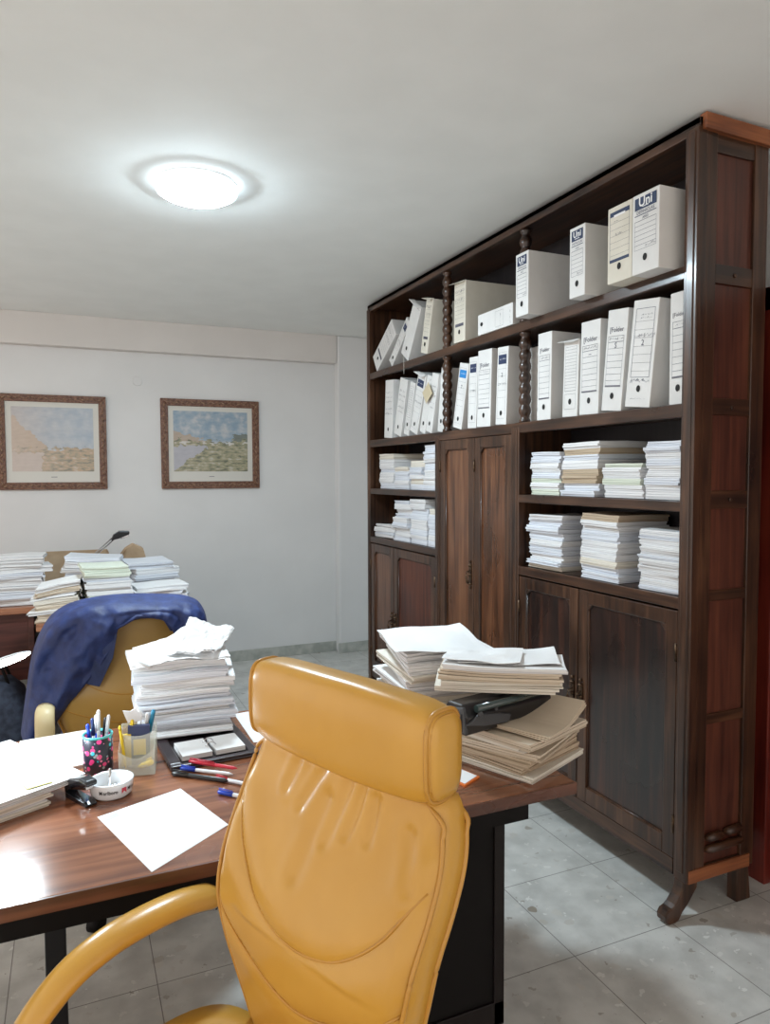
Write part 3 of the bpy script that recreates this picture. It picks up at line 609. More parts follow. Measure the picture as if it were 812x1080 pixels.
# dark bag on the floor under the far desk
e = empty('bag', (-.42, 4.28, 0), 'dark navy bag standing on the floor below the far desk', 'bag')
BAGM = noisy('bag_fabric', (.010, .014, .028), (.03, .04, .065), 30, .8, .3, .01)
b = B(); rings = []
for k, (z, sx_, sy_) in enumerate(((.24, .13, .08), (.25, .17, .11), (.32, .20, .13), (.42, .20, .13), (.52, .17, .11), (.57, .11, .07), (.58, .03, .02))):
    z = z-.24+.0
    rings.append(b.ring([(sx_*math.copysign(abs(math.cos(a))**.6, math.cos(a)), sy_*math.copysign(abs(math.sin(a))**.6, math.sin(a)), z*1.25+.01*math.sin(3*a)) for a in [2*PI*i/28 for i in range(28)]]))
    if k: b.skin(rings[-2], rings[-1])
    else: b.cap(rings[0][::-1])
b.cap(rings[-1]); b.build('bag_body', BAGM, e)
b = B(); b.tube([(-.10+.2*t, -.05, .38+.20*math.sin(PI*t)) for t in [i/12 for i in range(13)]], .008, 8); b.build('handle', BLK, e)
b = B(); b.tube([(-.09+.2*t, .05, .38+.17*math.sin(PI*t)) for t in [i/12 for i in range(13)]], .008, 8); b.build('handle', BLK, e)

# ================================================================ LEATHER CHAIRS
ZZ = [.50, .54, .60, .66, .72, .78, .84, .90, .96, 1.02, 1.045]
FF = [.080, .085, .093, .102, .110, .112, .098, .070, .042, .024, .026]
HW = [.128, .142, .160, .181, .201, .217, .223, .227, .225, .212, .203]
def lerp(z, A):
    z = max(ZZ[0], min(ZZ[-1], z))
    for i in range(len(ZZ)-1):
        if z <= ZZ[i+1]:
            h = ZZ[i+1]-ZZ[i]; t = (z-ZZ[i])/h
            def sl(k): k0, k1 = max(0, k-1), min(len(ZZ)-1, k+1); return (A[k1]-A[k0])/(ZZ[k1]-ZZ[k0])
            m0, m1 = sl(i)*h, sl(i+1)*h
            return (2*t**3-3*t*t+1)*A[i]+(t**3-2*t*t+t)*m0+(3*t*t-2*t**3)*A[i+1]+(t**3-t*t)*m1
    return A[-1]
def cr(pts, n=8):
    out = []
    P = [Vector(p) for p in pts]; P = [P[0]*2-P[1]] + P + [P[-1]*2-P[-2]]
    for i in range(1, len(P)-2):
        for k in range(n):
            t = k/n; a, b_, c, d = P[i-1:i+3]
            out.append(.5*((2*b_)+(c-a)*t+(2*a-5*b_+4*c-d)*t*t+(3*b_-a-3*c+d)*t**3))
    out.append(P[-2]); return out
SEAMU = cr([(x, z, 0) for x, z in [(-.207, .925), (-.172, .882), (-.134, .850), (-.097, .820), (-.047, .798), (.005, .790), (.052, .795), (.097, .809), (.136, .833), (.168, .862), (.19, .893), (.215, .930)]], 4)
SEAMO = cr([(x, z, 0) for x, z in [(-.212, .785), (-.165, .748), (-.106, .720), (-.052, .699), (.0, .690), (.052, .699), (.106, .720), (.165, .748), (.212, .785)]], 4)
WR = [((-.012, 1.035), (-.055, .965), .010), ((.045, 1.035), (.018, .935), .012), ((.075, 1.03), (.055, .955), .009), ((.0, .99), (-.02, .88), .016), ((.10, 1.02), (.10, .96), .010), ((.17, .99), (.19, .93), .012), ((-.08, 1.03), (-.10, .98), .01)]
def sd(px, pz, line):
    best = 9
    for i in range(len(line)-1):
        ax, az = line[i][0], line[i][1]; dx, dz = line[i+1][0]-ax, line[i+1][1]-az
        t = max(0, min(1, ((px-ax)*dx+(pz-az)*dz)/(dx*dx+dz*dz+1e-12)))
        d = math.hypot(px-ax-t*dx, pz-az-t*dz)
        if d < best: best = d
    return best
def front_y(x, z, detail=True):      # local y of the front surface (front faces -y)
    hw = lerp(z, HW); u = max(-1, min(1, x/hw)); y = -lerp(z, FF)
    y += .010*(1-u*u) * -1           # gentle pillow
    if detail:
        du, do = sd(x, z, SEAMU), sd(x, z, SEAMO)
        y += .0030*math.exp(-(du/.004)**2) + .0028*math.exp(-(do/.004)**2)
        y -= (.0060*math.exp(-((du-.03)/.026)**2) if z > .785 else .002*math.exp(-((du-.03)/.026)**2)) + .002*math.exp(-((do-.025)/.022)**2)
        for a, c, wd in WR:
            d = sd(x, z, [a, c]); y += .0036*math.exp(-(d/wd)**2) - .0024*math.exp(-((d-wd*1.5)/wd)**2)
        y += .0022*noise.noise((x*10, z*7, 3.1))*(1-u**4) + .0004*noise.noise((x*30, z*20, 7.))*(1-u**4)
    e_ = abs(u); y += .016*max(0, (e_-.86)/.14)**2
    return y
TH = .060
def exec_chair(loc, rotz, label, leather_m, headrest=True, z_off=0, wide=1, cat='chair', arms=None, grp=None, detail=True, AW=.33, br=.28, by=-.30, ar=.033):
    e = empty('executive_chair', loc, label, cat, (0, 0, rotz), grp)
    zs = [.50+(1.045-.50)*i/110 for i in range(111)]
    b = B(); prev = None; nf, nk = 90, 26
    for zi, z in enumerate(zs):
        hw = lerp(z, HW); pts = []
        edge = min((z-.50)/.03, (1.045-z)/.022, 1); edge = max(0, edge); inset = (1-math.sqrt(max(0, 1-(1-edge)**2)))*.022
        for i in range(nf+1):
            u = -1+2*i/nf; x = u*(hw-.3*inset); pts.append((x*wide, front_y(x, z, detail)+inset, z+z_off))
        yb_ = -lerp(z, FF)+TH
        for i in range(nk+1):
            u = 1-2*i/nk; x = u*hw; bul = .018*(1-abs(u)**4); yy = yb_+bul-inset
            if i == 0 or i == nk: yy = yb_-.012
            pts.append((x*wide*(1.035 if .0 < abs(u) else 1), yy, z+z_off))
        rg = b.ring(pts)
        if prev: b.skin(prev, rg)
        else: b.cap(rg[::-1])
        prev = rg
    b.cap(prev); b.build('backrest', leather_m, e, norm=True)
    # piping round front and rear edges, stitched seams
    def outline(off, sidef=1.0, ext=.0):
        Lp = [(-(lerp(z, HW)*sidef+ext)*wide, off(z, -1), z+z_off) for z in zs[4:-3:4]]
        Tp = [((-1+2*i/24)*lerp(1.036, HW)*wide*.98, off(1.04, -1+2*i/24)+.002, 1.041+z_off+.003*(1-(-1+2*i/24)**2)) for i in range(1, 24)]
        Rp = [((lerp(z, HW)*sidef+ext)*wide, off(z, 1), z+z_off) for z in zs[4:-3:4][::-1]]
        return [tuple(p) for p in cr(Lp+Tp[1:-1:2]+Rp, 4)]
    b = B(); b.tube(outline(lambda z, u: -lerp(z, FF)-.013*(1-u*u)+.008), .0036, 8); b.build('front_piping', LEAD, e)
    b = B(); b.tube(outline(lambda z, u: -lerp(z, FF)+TH-.009, 1.034), .0040, 8); b.build('rear_piping', LEAD, e)
    for sm in (SEAMU, SEAMO):
        b = B(); b.tube([(p[0]*wide, front_y(p[0], p[1], False)+.0008, p[1]+z_off) for p in sm], .0024, 6); b.build('stitched_seam', LEAD, e)
    if headrest:
        # bolster: rounded D section swept across, closed by oval end panels
        def sec(x):
            u = abs(x)/.205; s = 1-.10*max(0, (u-.8)/.2)**2; pts = []
            zc, yc = 1.103, -.012+.008*(u*u)
            for k in range(40):
                a = 2*PI*k/40; ca, sa = math.cos(a), math.sin(a)
                ry = .040 if ca < 0 else .040; rz = .067+.008*(1-u*u)
                y = yc+ry*s*math.copysign(abs(ca)**.55, ca); z = zc+rz*s*math.copysign(abs(sa)**.60, sa) + (0 if sa < 0 else .004)
                pts.append((x, y-.10*(zc-z)*0, z))
            return pts
        b = B(); prev = None; n = 48
        for i in range(n+1):
            x = -.205+.41*i/n; rg = b.ring([(q[0], q[1]+.0015*noise.noise((q[0]*12, q[2]*12, 1)), q[2]+.001*noise.noise((q[0]*9, q[2]*9, 4))) for q in sec(x)])
            if prev: b.skin(prev, rg)
            prev = rg
            if i in (0, n):
                sg = -1 if i == 0 else 1; pr = rg
                for sc_, dx in ((.93, .006), (.7, .011), (.4, .013), (.1, .0135)):
                    cy, cz = -.006, 1.104; r2_ = b.ring([(x+sg*dx, cy+(v.co.y-cy)*sc_, cz+(v.co.z-cz)*sc_) for v in rg])
                    (b.skin(pr, r2_) if sg > 0 else b.skin(pr, r2_)); pr = r2_
                b.cap(pr)
        hr = b.build('headrest', leather_m, e)
        for sg in (-1, 1):
            for dx, s_ in ((.0, 1.012), (.0, 1.0)):
                q = sec(sg*.203); cy, cz = -.006, 1.104
                b = B(); pts = [(sg*(.2035 if s_ > 1.005 else .209), cy+(y-cy)*(s_ if s_ > 1.005 else .90), cz+(z-cz)*(s_ if s_ > 1.005 else .92)) for _, y, z in q]
                b.tube(pts+[pts[0]], .0038 if s_ > 1.005 else .0022, 6); b.build('headrest_piping', LEAD, hr)
    # seat
    b = B(); prev = None
    for k, (zz_, s_) in enumerate(((.40, .90), (.405, .97), (.43, 1), (.53, 1), (.556, .985), (.572, .94), (.580, .8), (.582, .3))):
        pts = []
        for i in range(48):
            a = 2*PI*i/48; ca, sa = math.cos(a), math.sin(a)
            pts.append((.268*s_*wide*math.copysign(abs(ca)**.4, ca), -.305+.25*s_*math.copysign(abs(sa)**.4, sa), zz_))
        rg = b.ring(pts); (b.skin(prev, rg) if prev else b.cap(rg[::-1])); prev = rg
    b.cap(prev); b.build('seat', leather_m, e)
    # arms: padded curve on a chrome flat bar
    path = cr([(.03, .690), (.065, .703), (.12, .712), (.19, .712), (.256, .703), (.32, .678), (.38, .627), (.42, .56), (.43, .49)] if arms is None else arms, 5)
    for sg in (-1, 1):
        pp = [(sg*AW, -p[0], p[1]) for p in path]; n_ = len(pp)
        rad = [ar*min(1, .45+.55*math.sqrt(min(1, i/4)))*(1-(0 if arms else .25)*max(0, i/n_-.6)) for i in range(n_)]
        b = B(); b.tube(pp, [.62*q for q in rad], 16, flat=1.61, upv=(1, 0, 0)); b.build('armrest', CREAM if arms else leather_m, e)
        b = B(); q = [(x, y+.004, z-.020) for x, y, z in pp[2:]]
        q += [(sg*AW, -.40, .45), (sg*.24, -.34, .42)]
        b.tube(q, .010, 10, flat=.9); b.build('arm_bar', CHROME, e)
        if sg: 
            b = B(); b.tube([(sg*AW, -.10, .69), (sg*(AW-.015), -.08, .60), (sg*(AW-.05), -.08, .48), (sg*.24, -.10, .42)], .010, 10); b.build('arm_bar', BLKM if False else CHROME, e) if arms else b.b.free()
    b = B(); b.box(-.09, .09, -.42, -.18, .36, .40); b.box(-.04, .04, -.22, .02, .36, .385); b.tube([(0, -.02, .37), (0, .0, .45), (0, -.055+.02, .56+z_off)], .022, 8, flat=.5); b.build('mechanism', BLKM, e)
    b = B(); b.tube([(0, by, .08), (0, by, .37)], .028, 16); b.build('gas_column', BLKM, e)
    for k in range(5):
        a = 2*PI*k/5+.3; ca, sa = math.cos(a), math.sin(a); p = (br*ca, by+br*sa)
        b = B(); b.tube([(0, by, .11), (p[0]*.5, by+br/2*sa, .10), (p[0], p[1], .07)], [.028, .022, .015], 10); lg = b.build('base_leg', BLKM, e)
        b = B(); b.tube([(p[0]-.02*sa, p[1]+.02*ca, .027), (p[0]+.02*sa, p[1]-.02*ca, .027)], .027, 16); b.tube([(p[0], p[1], .03), (p[0], p[1], .07)], .008, 8); b.build('caster', BLK, lg)
    return e
# chair nearest the camera: local x -> (.375,-.927), local -y -> (-.927,-.375)
exec_chair((.395, 1.055, 0), math.atan2(-.927, .375), 'high-backed mustard leather executive chair in the foreground, with headrest', LEA)
exec_chair((.170, 2.735, 0), 0, 'tan leather office chair behind the desk wearing a navy jacket', LEAB, headrest=False, z_off=-.055, detail=False, wide=1.12, AW=.262, br=.21, by=-.10, ar=.029,
           arms=[(.0, .69), (.08, .715), (.18, .735), (.235, .742), (.262, .730), (.272, .70), (.272, .64), (.268, .52)])

# navy jacket over the second chair
jo = [(-.159, .600), (-.141, .736), (-.120, .863), (-.089, .951), (-.047, 1.008), (.023, 1.040), (.130, 1.052), (.257, 1.046), (.372, 1.032), (.425, .997), (.445, .914), (.435, .731), (.398, .540)]
ji = [(-.092, .590), (-.055, .685), (.016, .775), (.079, .851), (.127, .930), (.141, .976), (.192, .999), (.250, 1.004), (.298, .983), (.330, .925), (.352, .863), (.370, .739), (.347, .548)]
JO = cr([(x, z, 0) for x, z in jo], 11); JI = cr([(x, z, 0) for x, z in ji], 11)
e = empty('jacket', (.15, 2.66, 0), 'navy blue jacket hung over the back of the tan chair', 'jacket')
b = B(); rows_ = []
nJ = 30
for i in range(len(JO)):
    row = []; o_, i_ = JO[i], JI[i]; tt = i/(len(JO)-1)
    for k in range(nJ+1):
        s = k/nJ; x = i_[0]+(o_[0]-i_[0])*s; z = i_[1]+(o_[1]-i_[1])*s
        top = max(0, math.sin(PI*tt))
        y = 2.585 + .050*s*s - .018*math.sin(PI*s)
        fold = .013*math.sin(s*10+tt*6+3*noise.noise((tt*5, s*2, 0)))*(.25+.75*abs(2*tt-1)) + .016*noise.noise((x*8, z*8, 2))+.022*(abs(noise.noise((x*13+z*4, z*9, 5)))-.2)+.012*(abs(noise.noise((x*26, z*19-x*8, 8)))-.2)+.005*noise.noise((x*40, z*30, 9))
        row.append((x-.15, y+fold-2.66, z))
    for k in range(1, 9):           # roll over to the rear
        s = k/8; x, z = o_[0], o_[1]; cx = .145; r_in = .02*math.sin(PI*min(1, s*1.2))
        xx = x + (x-cx)*.10*math.sin(PI*s)*.5; zz_ = z + (.012*math.sin(PI*s) if s < .6 else .012*math.sin(PI*.6)-.06*(s-.6))
        y = 2.645+.20*s + .010*noise.noise((x*8, z*8, s*3))
        row.append((xx-.15, y-2.66, zz_))
    rows_.append(b.ring(row))
for i in range(len(rows_)-1): b.skin(rows_[i], rows_[i+1], close=False)
# rear sheet
back = []
for i in range(len(rows_)):
    last = rows_[i][-1].co
    back.append(last.copy())
nb = len(back); mid = nb//2
for i in range(mid):
    pass
o = b.build('jacket_shell', NAVY, e); md = o.modifiers.new('thick', 'SOLIDIFY'); md.thickness = .006; md.offset = 0
b = B(); prev = None      # back panel hanging behind the chair
for k in range(15):
    z = 1.02-.50*k/14; rg = b.ring([(-.20+.46*i/16*(1), .205+.02*math.sin(i*1.3+k*.2)+.01*k/14, z-.03*abs(i/8-1)**2) for i in range(17)])
    if prev: b.skin(prev, rg, close=False)
    prev = rg
o = b.build('jacket_back', NAVY, e); md = o.modifiers.new('thick', 'SOLIDIFY'); md.thickness = .006
b = B()                  # turned-back lapel on the left
lp = [(.024, 2.600, .795), (.075, 2.590, .780), (.120, 2.588, .875), (.135, 2.592, .955), (.118, 2.598, .965), (.085, 2.594, .905), (.050, 2.594, .865)]
b.prism([(x-.15, y-2.66, z) for x, y, z in lp], (0, -.004, 0)); b.build('lapel', NAVYL, e, .002)
b = B(); b.tube([(x, y, z) for x, y, z in [(-.025, -.065, .97), (.0, -.07, .985), (.05, -.072, 1.012), (.11, -.070, 1.012), (.145, -.066, .99), (.165, -.064, .95)]], [.010, .014, .014, .014, .012, .008], 10, flat=.5); b.build('collar', NAVY, e)

# ================================================================ MAIN DESK
DX0, DX1, DY0, DY1 = -.95, 1.106, 1.367, 2.229
e = empty('writing_desk', (0, DY0, 0), 'large brown wooden desk in front, covered with papers', 'desk')
b = B(); b.box(DX0, DX1, .004, DY1-DY0, .722, .75); b.build('desk_top', DESKW, e, .002)
b = B(); b.box(DX0, DX1, 0, .0045, .722, .7495); b.box(DX1, DX1+.0015, 0, DY1-DY0, .722, .7495); b.build('edge_band', DEDGE, e)
b = B(); b.box(DX0+.05, DX1-.10, .055, .075, .655, .722); b.box(DX0+.05, DX1-.10, .74, .76, .60, .722); b.build('apron', BLK, e)
b = B(); b.box(.48, .985, .125, .70, .09, .722); pd = b.build('pedestal', BLK, e, .003)
b = B()
for x0_, x1_, z0_, z1_ in ((.49, .98, .66, .715), (.49, .98, .10, .16), (.95, .98, .10, .715), (.49, .52, .10, .715)): b.box(x0_, x1_, .118, .125, z0_, z1_)
b.build('pedestal_frame', mat('ebonised_wood', (.007, .004, .004), .45, spec=.3), pd, .002)
for x in (.52, .93):
    for y in (.16, .62): b = B(); b.box(x, x+.03, y, y+.03, 0, .09); b.build('foot', BLKM, pd)
for x in (-.088, -.90):
    b = B(); b.box(x, x+.05, .60, .65, 0, .722); b.build('leg', BLKM, e, .004)
b = B(); b.box(-.90, -.04, .61, .64, .05, .08); b.build('stretcher', BLKM, e)

DZ = .7503
def quad_sheet(name, pts, z, th, m, label, cat, grp=None, curl=0, kind=None):
    cx = sum(p[0] for p in pts)/4; cy = sum(p[1] for p in pts)/4; b = B(); n = 10; P = [Vector((p[0]-cx, p[1]-cy, 0)) for p in pts]
    top = []; bot = []
    for i in range(n+1):
        for j in range(n+1):
            s, t = i/n, j/n; q = P[0]*(1-s)*(1-t)+P[1]*s*(1-t)+P[2]*s*t+P[3]*(1-s)*t
            h = curl*(abs(2*s-1)**3*.6+abs(2*t-1)**3*.4)*(s*t+.2) if curl else 0
            top.append(b.b.verts.new((q.x, q.y, th+h))); bot.append(b.b.verts.new((q.x, q.y, h)))
    k = lambda i, j: i*(n+1)+j
    for i in range(n):
        for j in range(n):
            b.b.faces.new((top[k(i, j)], top[k(i+1, j)], top[k(i+1, j+1)], top[k(i, j+1)])); b.b.faces.new((bot[k(i, j)], bot[k(i, j+1)], bot[k(i+1, j+1)], bot[k(i+1, j)]))
        for a, c in ((0, 0), (n, 0)):
            b.b.faces.new((bot[k(i, a)], bot[k(i+1, a)], top[k(i+1, a)], top[k(i, a)])); b.b.faces.new((bot[k(a, i)], bot[k(a, i+1)], top[k(a, i+1)], top[k(a, i)]))
    o = b.build(name, m); o.location = (cx, cy, z); return tag(o, label, cat, grp)
quad_sheet('paper_sheet', [(.037, 1.653), (.123, 1.377), (.292, 1.502), (.223, 1.726)], DZ, .0006, SHEET, 'blank white sheet lying at the front of the desk', 'paper')
b = B(); b.box(-.016, .016, -.008, .008, 0, .0004); o = b.build('letterhead', mat('pale_blue_print', (.55, .70, .85), .7)); o.location = (.066, 1.640, DZ+.0007); o.rotation_euler = (0, 0, R(30)); tag(o, 'pale blue sticker on the corner of the blank sheet', 'sticker')
quad_sheet('paper_sheet', [(-.145, 2.20), (.060, 2.222), (.030, 1.955), (-.165, 1.925)], DZ, .010, PW3, 'thick white folder lying behind the pencil cup, left side', 'folder')
quad_sheet('paper_sheet', [(.452, 2.205), (.620, 2.222), (.625, 1.93), (.452, 1.945)], DZ, .001, SHEET, 'white sheet between the calendar tray and the chair headrest', 'paper')
quad_sheet('paper_sheet', [(-.31, 2.222), (-.185, 2.222), (-.165, 2.11), (-.30, 2.10)], DZ, .002, mat('teal_paper', (.02, .45, .50), .6), 'teal paper at the far left edge of the desk', 'paper')
o = quad_sheet('booklet', [(.815, 1.585), (.868, 1.60), (.905, 1.485), (.845, 1.455)], DZ, .004, mat('orange_cover', (.75, .18, .03), .5), 'small orange-edged booklet under the right hand stack', 'booklet')
quad_sheet('paper_sheet', [(.818, 1.584), (.866, 1.597), (.900, 1.489), (.850, 1.462)], DZ+.0045, .0006, SHEET, 'small white slip lying on the orange booklet', 'paper')
# left stack under the desk lamp
gl = 'documents at the left edge of the desk'
pile(-.235, 1.80, DZ, .26, .24, .032, 3, 'low stack under the desk lamp', gl, (PW, PW3), R(28), .006, .001, 31, 2)
pile(-.205, 1.872, DZ+.034, .30, .36, .014, 2, 'wide sheets over the left stack', gl, (PW, PW), R(30), .004, .001, 32, 1)
b = B(); b.box(-.028, .028, -.02, .02, 0, .0006); o = b.build('sticky_note', mat('yellow_note', (.85, .75, .25), .7)); o.location = (-.085, 1.775, DZ+.0505); o.rotation_euler = (0, 0, R(20)); tag(o, 'yellow sticky note on the wide sheets at left', 'note')
# big stack in the middle, crumpled sheets on top
pile(.290, 2.145, DZ+.014, .255, .215, .215, 12, 'big white stack beside pencil organizer', 'documents in the tall white stack', (PW, PW, PW2), R(-4), .009, .008, 41, 2.6)
def wsheet(u, v): return .012*noise.noise((u*1.6+1, v*1.6, 3.3))+.046*math.exp(-((u-.25)**2/.18+(v-.75)**2/.35))+.006*abs(noise.noise((u*4, v*4, 1)))-.004*abs(u)**3
def wsheet2(u, v): return .012*noise.noise((u*2+5, v*2, 1.3))+.050*max(0, (v*.8-u*.25))**1.4+.010*abs(noise.noise((u*5, v*4, 2)))
for (cx, cy, cz, sx_, sy_, rz, wf, lb) in ((.280, 2.130, .985, .265, .215, -6, wsheet, 'crumpled white sheets topping the big white stack'), (.345, 2.130, .999, .14, .19, -30, wsheet2, 'folded sheet with raised corner on the big stack')):
    b = B(); b.slab(sx_, sy_, 0, .0012, 0, 0, 0, wf, 24); b.slab(sx_*.96, sy_*.97, .004, .001, .004, -.003, R(3), wf, 24)
    o = b.build('crumpled_sheets', SHEET, norm=False, smooth=False); o.location = (cx, cy, cz); o.rotation_euler = (R(4), R(-2), R(rz)); tag(o, lb, 'paper', 'loose sheets on the big stack')
b = B(); b.tube([(0, 0, 0), (.02, -.012, -.008), (.055, -.02, -.028)], [.006, .010, .009], 8, flat=.5); o = b.build('rolled_sheet', SHEET); o.location = (.135, 2.05, .998); tag(o, 'rolled paper corner jutting left from the big stack', 'paper')
# desk calendar tray
e = empty('calendar_tray', (.33, 1.84, DZ), 'dark plastic desk calendar tray with rings in front of big stack', 'calendar', (0, 0, R(4)))
TR = mat('dark_plum_plastic', (.028, .018, .024), .3, coat=.3)
b = B(); b.box(-.115, .115, 0, .345, 0, .006); b.box(-.115, .115, 0, .018, .006, .013); b.box(.092, .115, .018, .345, .006, .013); b.box(-.115, -.085, .018, .345, .006, .013); b.build('tray', TR, e, .003)
for x in (-.080, .008):
    b = B(); b.slab(.078, .105, .0065, .016, x+.039, .085, 0, None, 2); b.build('notepad', PW, e, norm=False)
    b = B(); b.box(x-.001, x+.079, .030, .034, .006, .010); b.build('pad_clip', BLKM, e)
for y in (.075, .105):
    b = B(); b.tube([(.0035+.016*math.cos(a), y, .014+.018*math.sin(a)) for a in [PI*k/12 for k in range(13)]], .0016, 8); b.build('ring', CHROME, e)
# pens on the desk
def pen(p0, p1, r, m1, m2, label, grp, capf=.3, name='ballpoint_pen', m3=None, part='pen_cap'):
    p0, p1 = Vector(p0), Vector(p1); e = empty(name, p0, label, 'pen', group=grp); d = p1-p0; ln = d.length; d.normalize()
    b = B(); b.tube([d*0, d*.008, d*.012, d*(ln*(1-capf)), d*(ln*(1-capf)+.001)], [.001, r*.7, r, r, r], 10); b.build('barrel', m1, e)
    b = B(); b.tube([d*(ln*(1-capf)), d*(ln-.004), d*ln], [r*1.12, r*1.12, r*.6], 10); c = b.build(part, m2, e)
    s = d.cross(Vector((0, 0, 1))).normalized() if abs(d.z) < .9 else Vector((1, 0, 0)); n_ = s.cross(d)
    b = B(); b.tube([d*(ln-.004)+n_*r*1.2, d*(ln-.003)+n_*r*1.8, d*(ln*(1-capf*.95))+n_*r*1.6], r*.25, 6); b.build('clip', m3 or m2, c)
    return e
RD = mat('red_plastic', (.55, .015, .04), .3, coat=.3); BL = mat('blue_plastic', (.01, .06, .55), .3, coat=.3); BKP = mat('black_plastic', (.012, .012, .014), .35, coat=.2)
CLR = mat('clear_barrel', (.75, .76, .80), .2, coat=.4); WP = mat('white_plastic', (.75, .75, .76), .3)
gp = 'pens lying beside the blank sheet'
pen((.352, 1.742, DZ+.006), (.238, 1.835, DZ+.006), .0045, CLR, BL, 'clear pen with blue cap, beside the black pen', gp)
pen((.365, 1.752, DZ+.015), (.262, 1.850, DZ+.015), .0045, RD, RD, 'red pen lying across the blue capped pen', gp, .55, part='pen_body')
pen((.335, 1.708, DZ+.006), (.215, 1.812, DZ+.006), .0055, BKP, BKP, 'black pen at the front of the pen group', gp)
pen((.392, 1.648, DZ+.006), (.309, 1.742, DZ+.006), .0045, CLR, RD, 'clear pen with red cap near the chair', gp)
pen((.365, 1.590, DZ+.006), (.300, 1.660, DZ+.006), .0048, CLR, BL, 'blue capped pen half hidden by the chair', gp, .45)
# ashtray
e = empty('ashtray', (.072, 1.765, DZ), 'round white ashtray with black printed lettering beside the stapler', 'ashtray')
b = B(); b.lathe([(0, 0), (.040, 0), (.046, .006), (.050, .034), (.050, .037), (.046, .038), (.043, .034), (.038, .012), (.030, .009), (0, .009)], n=48); b.build('bowl', mat('white_ceramic', (.80, .82, .84), .15, coat=.6), e, smooth=True)
b = B()
for ang0, s_ in ((-121, 'Marlboro'), (-44, 'Marlboro')):
    for i, ch in enumerate(s_):
        a = R(ang0+(0, 9.5, 15, 19, 23.5, 30, 36, 41)[i]); rr_ = .0495; a2 = a
        text_into(b, ch, .0125, (rr_*math.cos(a)*1.0, rr_*math.sin(a), .0215), (-math.sin(a), math.cos(a), 0), (math.cos(a)*.14, math.sin(a)*.14, 1), 0, .85, .02)
a = R(-60); T_ = Vector((-math.sin(a), math.cos(a), 0)); C_ = Vector((.0502*math.cos(a), .0502*math.sin(a), .021))
b.b.faces.new(b.ring([C_+T_*.006+Vector((0, 0, .007)), C_-T_*.006+Vector((0, 0, .007)), C_-T_*.006+Vector((0, 0, -.006)), C_+Vector((0, 0, .0)), C_+T_*.006+Vector((0, 0, -.006))])).material_index = 1
b.build('lettering', [BKP, RD], e, norm=False)
b = B(); b.tube([(-.005, .0, .012), (-.002, .004, .060)], .003, 8); b.tube([(.0, .01, .010), (.012, .02, .014)], .004, 8); b.build('clip', CHROME, e)
# stapler
e = empty('stapler', (.005, 1.755, DZ), 'black desk stapler beside the white ashtray', 'stapler', (0, 0, R(-62)))
GB = mat('gloss_black', (.012, .015, .020), .18, coat=.5)
b = B(); b.prism([(-.045, -.014, 0), (.045, -.014, 0), (.047, -.014, .005), (.035, -.014, .010), (-.045, -.014, .014)], (0, .028, 0)); b.build('base', GB, e, .002)
b = B(); b.box(-.04, .042, -.008, .008, .018, .026, rot=Matrix.Rotation(R(-14), 3, 'Y'), piv=(-.04, 0, .02)); b.build('magazine', CHROME, e, .001)
b = B(); b.prism([(-.048, -.015, .008), (-.050, -.015, .030), (-.030, -.015, .048), (.020, -.015, .062), (.048, -.015, .060), (.052, -.015, .048), (.0, -.015, .036), (-.03, -.015, .022)], (0, .030, 0)); b.build('handle', GB, e, .006, seg=3)
# floral pencil cup
e = empty('pencil_cup', (.048, 1.925, DZ), 'dark pencil cup with pink flowers, full of pens', 'pencil cup')
def floral():
    m = mat('floral_print', (.02, .02, .04), .35, coat=.3); tc = N(m, 'ShaderNodeTexCoord'); cur = None
    prev = (.016, .016, .035)
    for s, col, thr, off in ((55, (.75, .05, .22), .34, 0), (70, (.80, .22, .38), .22, 3), (38, (.03, .48, .60), .20, 7), (60, (.30, .40, .42), .2, 11)):
        mp = N(m, 'ShaderNodeMapping'); mp.inputs['Location'].default_value = (off,)*3; L(m, tc, 'Object', mp, 'Vector')
        v = N(m, 'ShaderNodeTexVoronoi'); v.inputs['Scale'].default_value = s; L(m, mp, 'Vector', v, 'Vector')
        lt = N(m, 'ShaderNodeMath', operation='LESS_THAN'); lt.inputs[1].default_value = thr; L(m, v, 'Distance', lt, 0)
        mx = N(m, 'ShaderNodeMixRGB'); L(m, lt, 0, mx, 'Fac'); mx.inputs['Color2'].default_value = (*col, 1)
        if cur: L(m, cur, 'Color', mx, 'Color1')
        else: mx.inputs['Color1'].default_value = (*prev, 1)
        cur = mx
    L(m, cur, 'Color', bs(m), 'Base Color'); return m
b = B(); b.lathe([(0, 0), (.034, 0), (.036, .003), (.036, .092), (.034, .092), (.033, .006), (0, .005)], n=32); b.build('cup_body', floral(), e, smooth=True)
b = B(); b.lathe([(.0362, .089), (.0375, .092), (.0362, .095), (.033, .094), (.033, .089)], n=32); b.build('rim', mat('teal_rim', (.10, .50, .52), .3), e, smooth=True)
gq = 'pens standing in the floral cup'
C0 = Vector((.048, 1.925, DZ+.006))
NVP = mat('navy_plastic', (.01, .03, .12), .3)
for (x, y, tx, ty, ln, m1, m2, lb) in ((-.016, -.010, -.018, .004, .118, CLR, BL, 'clear pen with blue top, left in the floral cup'), (-.008, .008, -.008, .012, .125, WP, NVP, 'white and navy pen in the floral cup'),
        (.002, -.006, .004, -.004, .150, WP, WP, 'tallest white pen in the floral cup'), (.012, .010, .022, .014, .122, BKP, BKP, 'black pen in the floral cup'),
        (.016, -.008, .028, -.006, .135, WP, CLR, 'white pen leaning right in the floral cup'), (-.004, .016, .006, .026, .128, BL, WP, 'blue and white pen at the back of floral cup')):
    pen(C0+Vector((x*.6, y*.6, 0)), C0+Vector((x+tx*.4, y+ty*.4, ln)), .0042, m1, m2, lb, gq, .35)
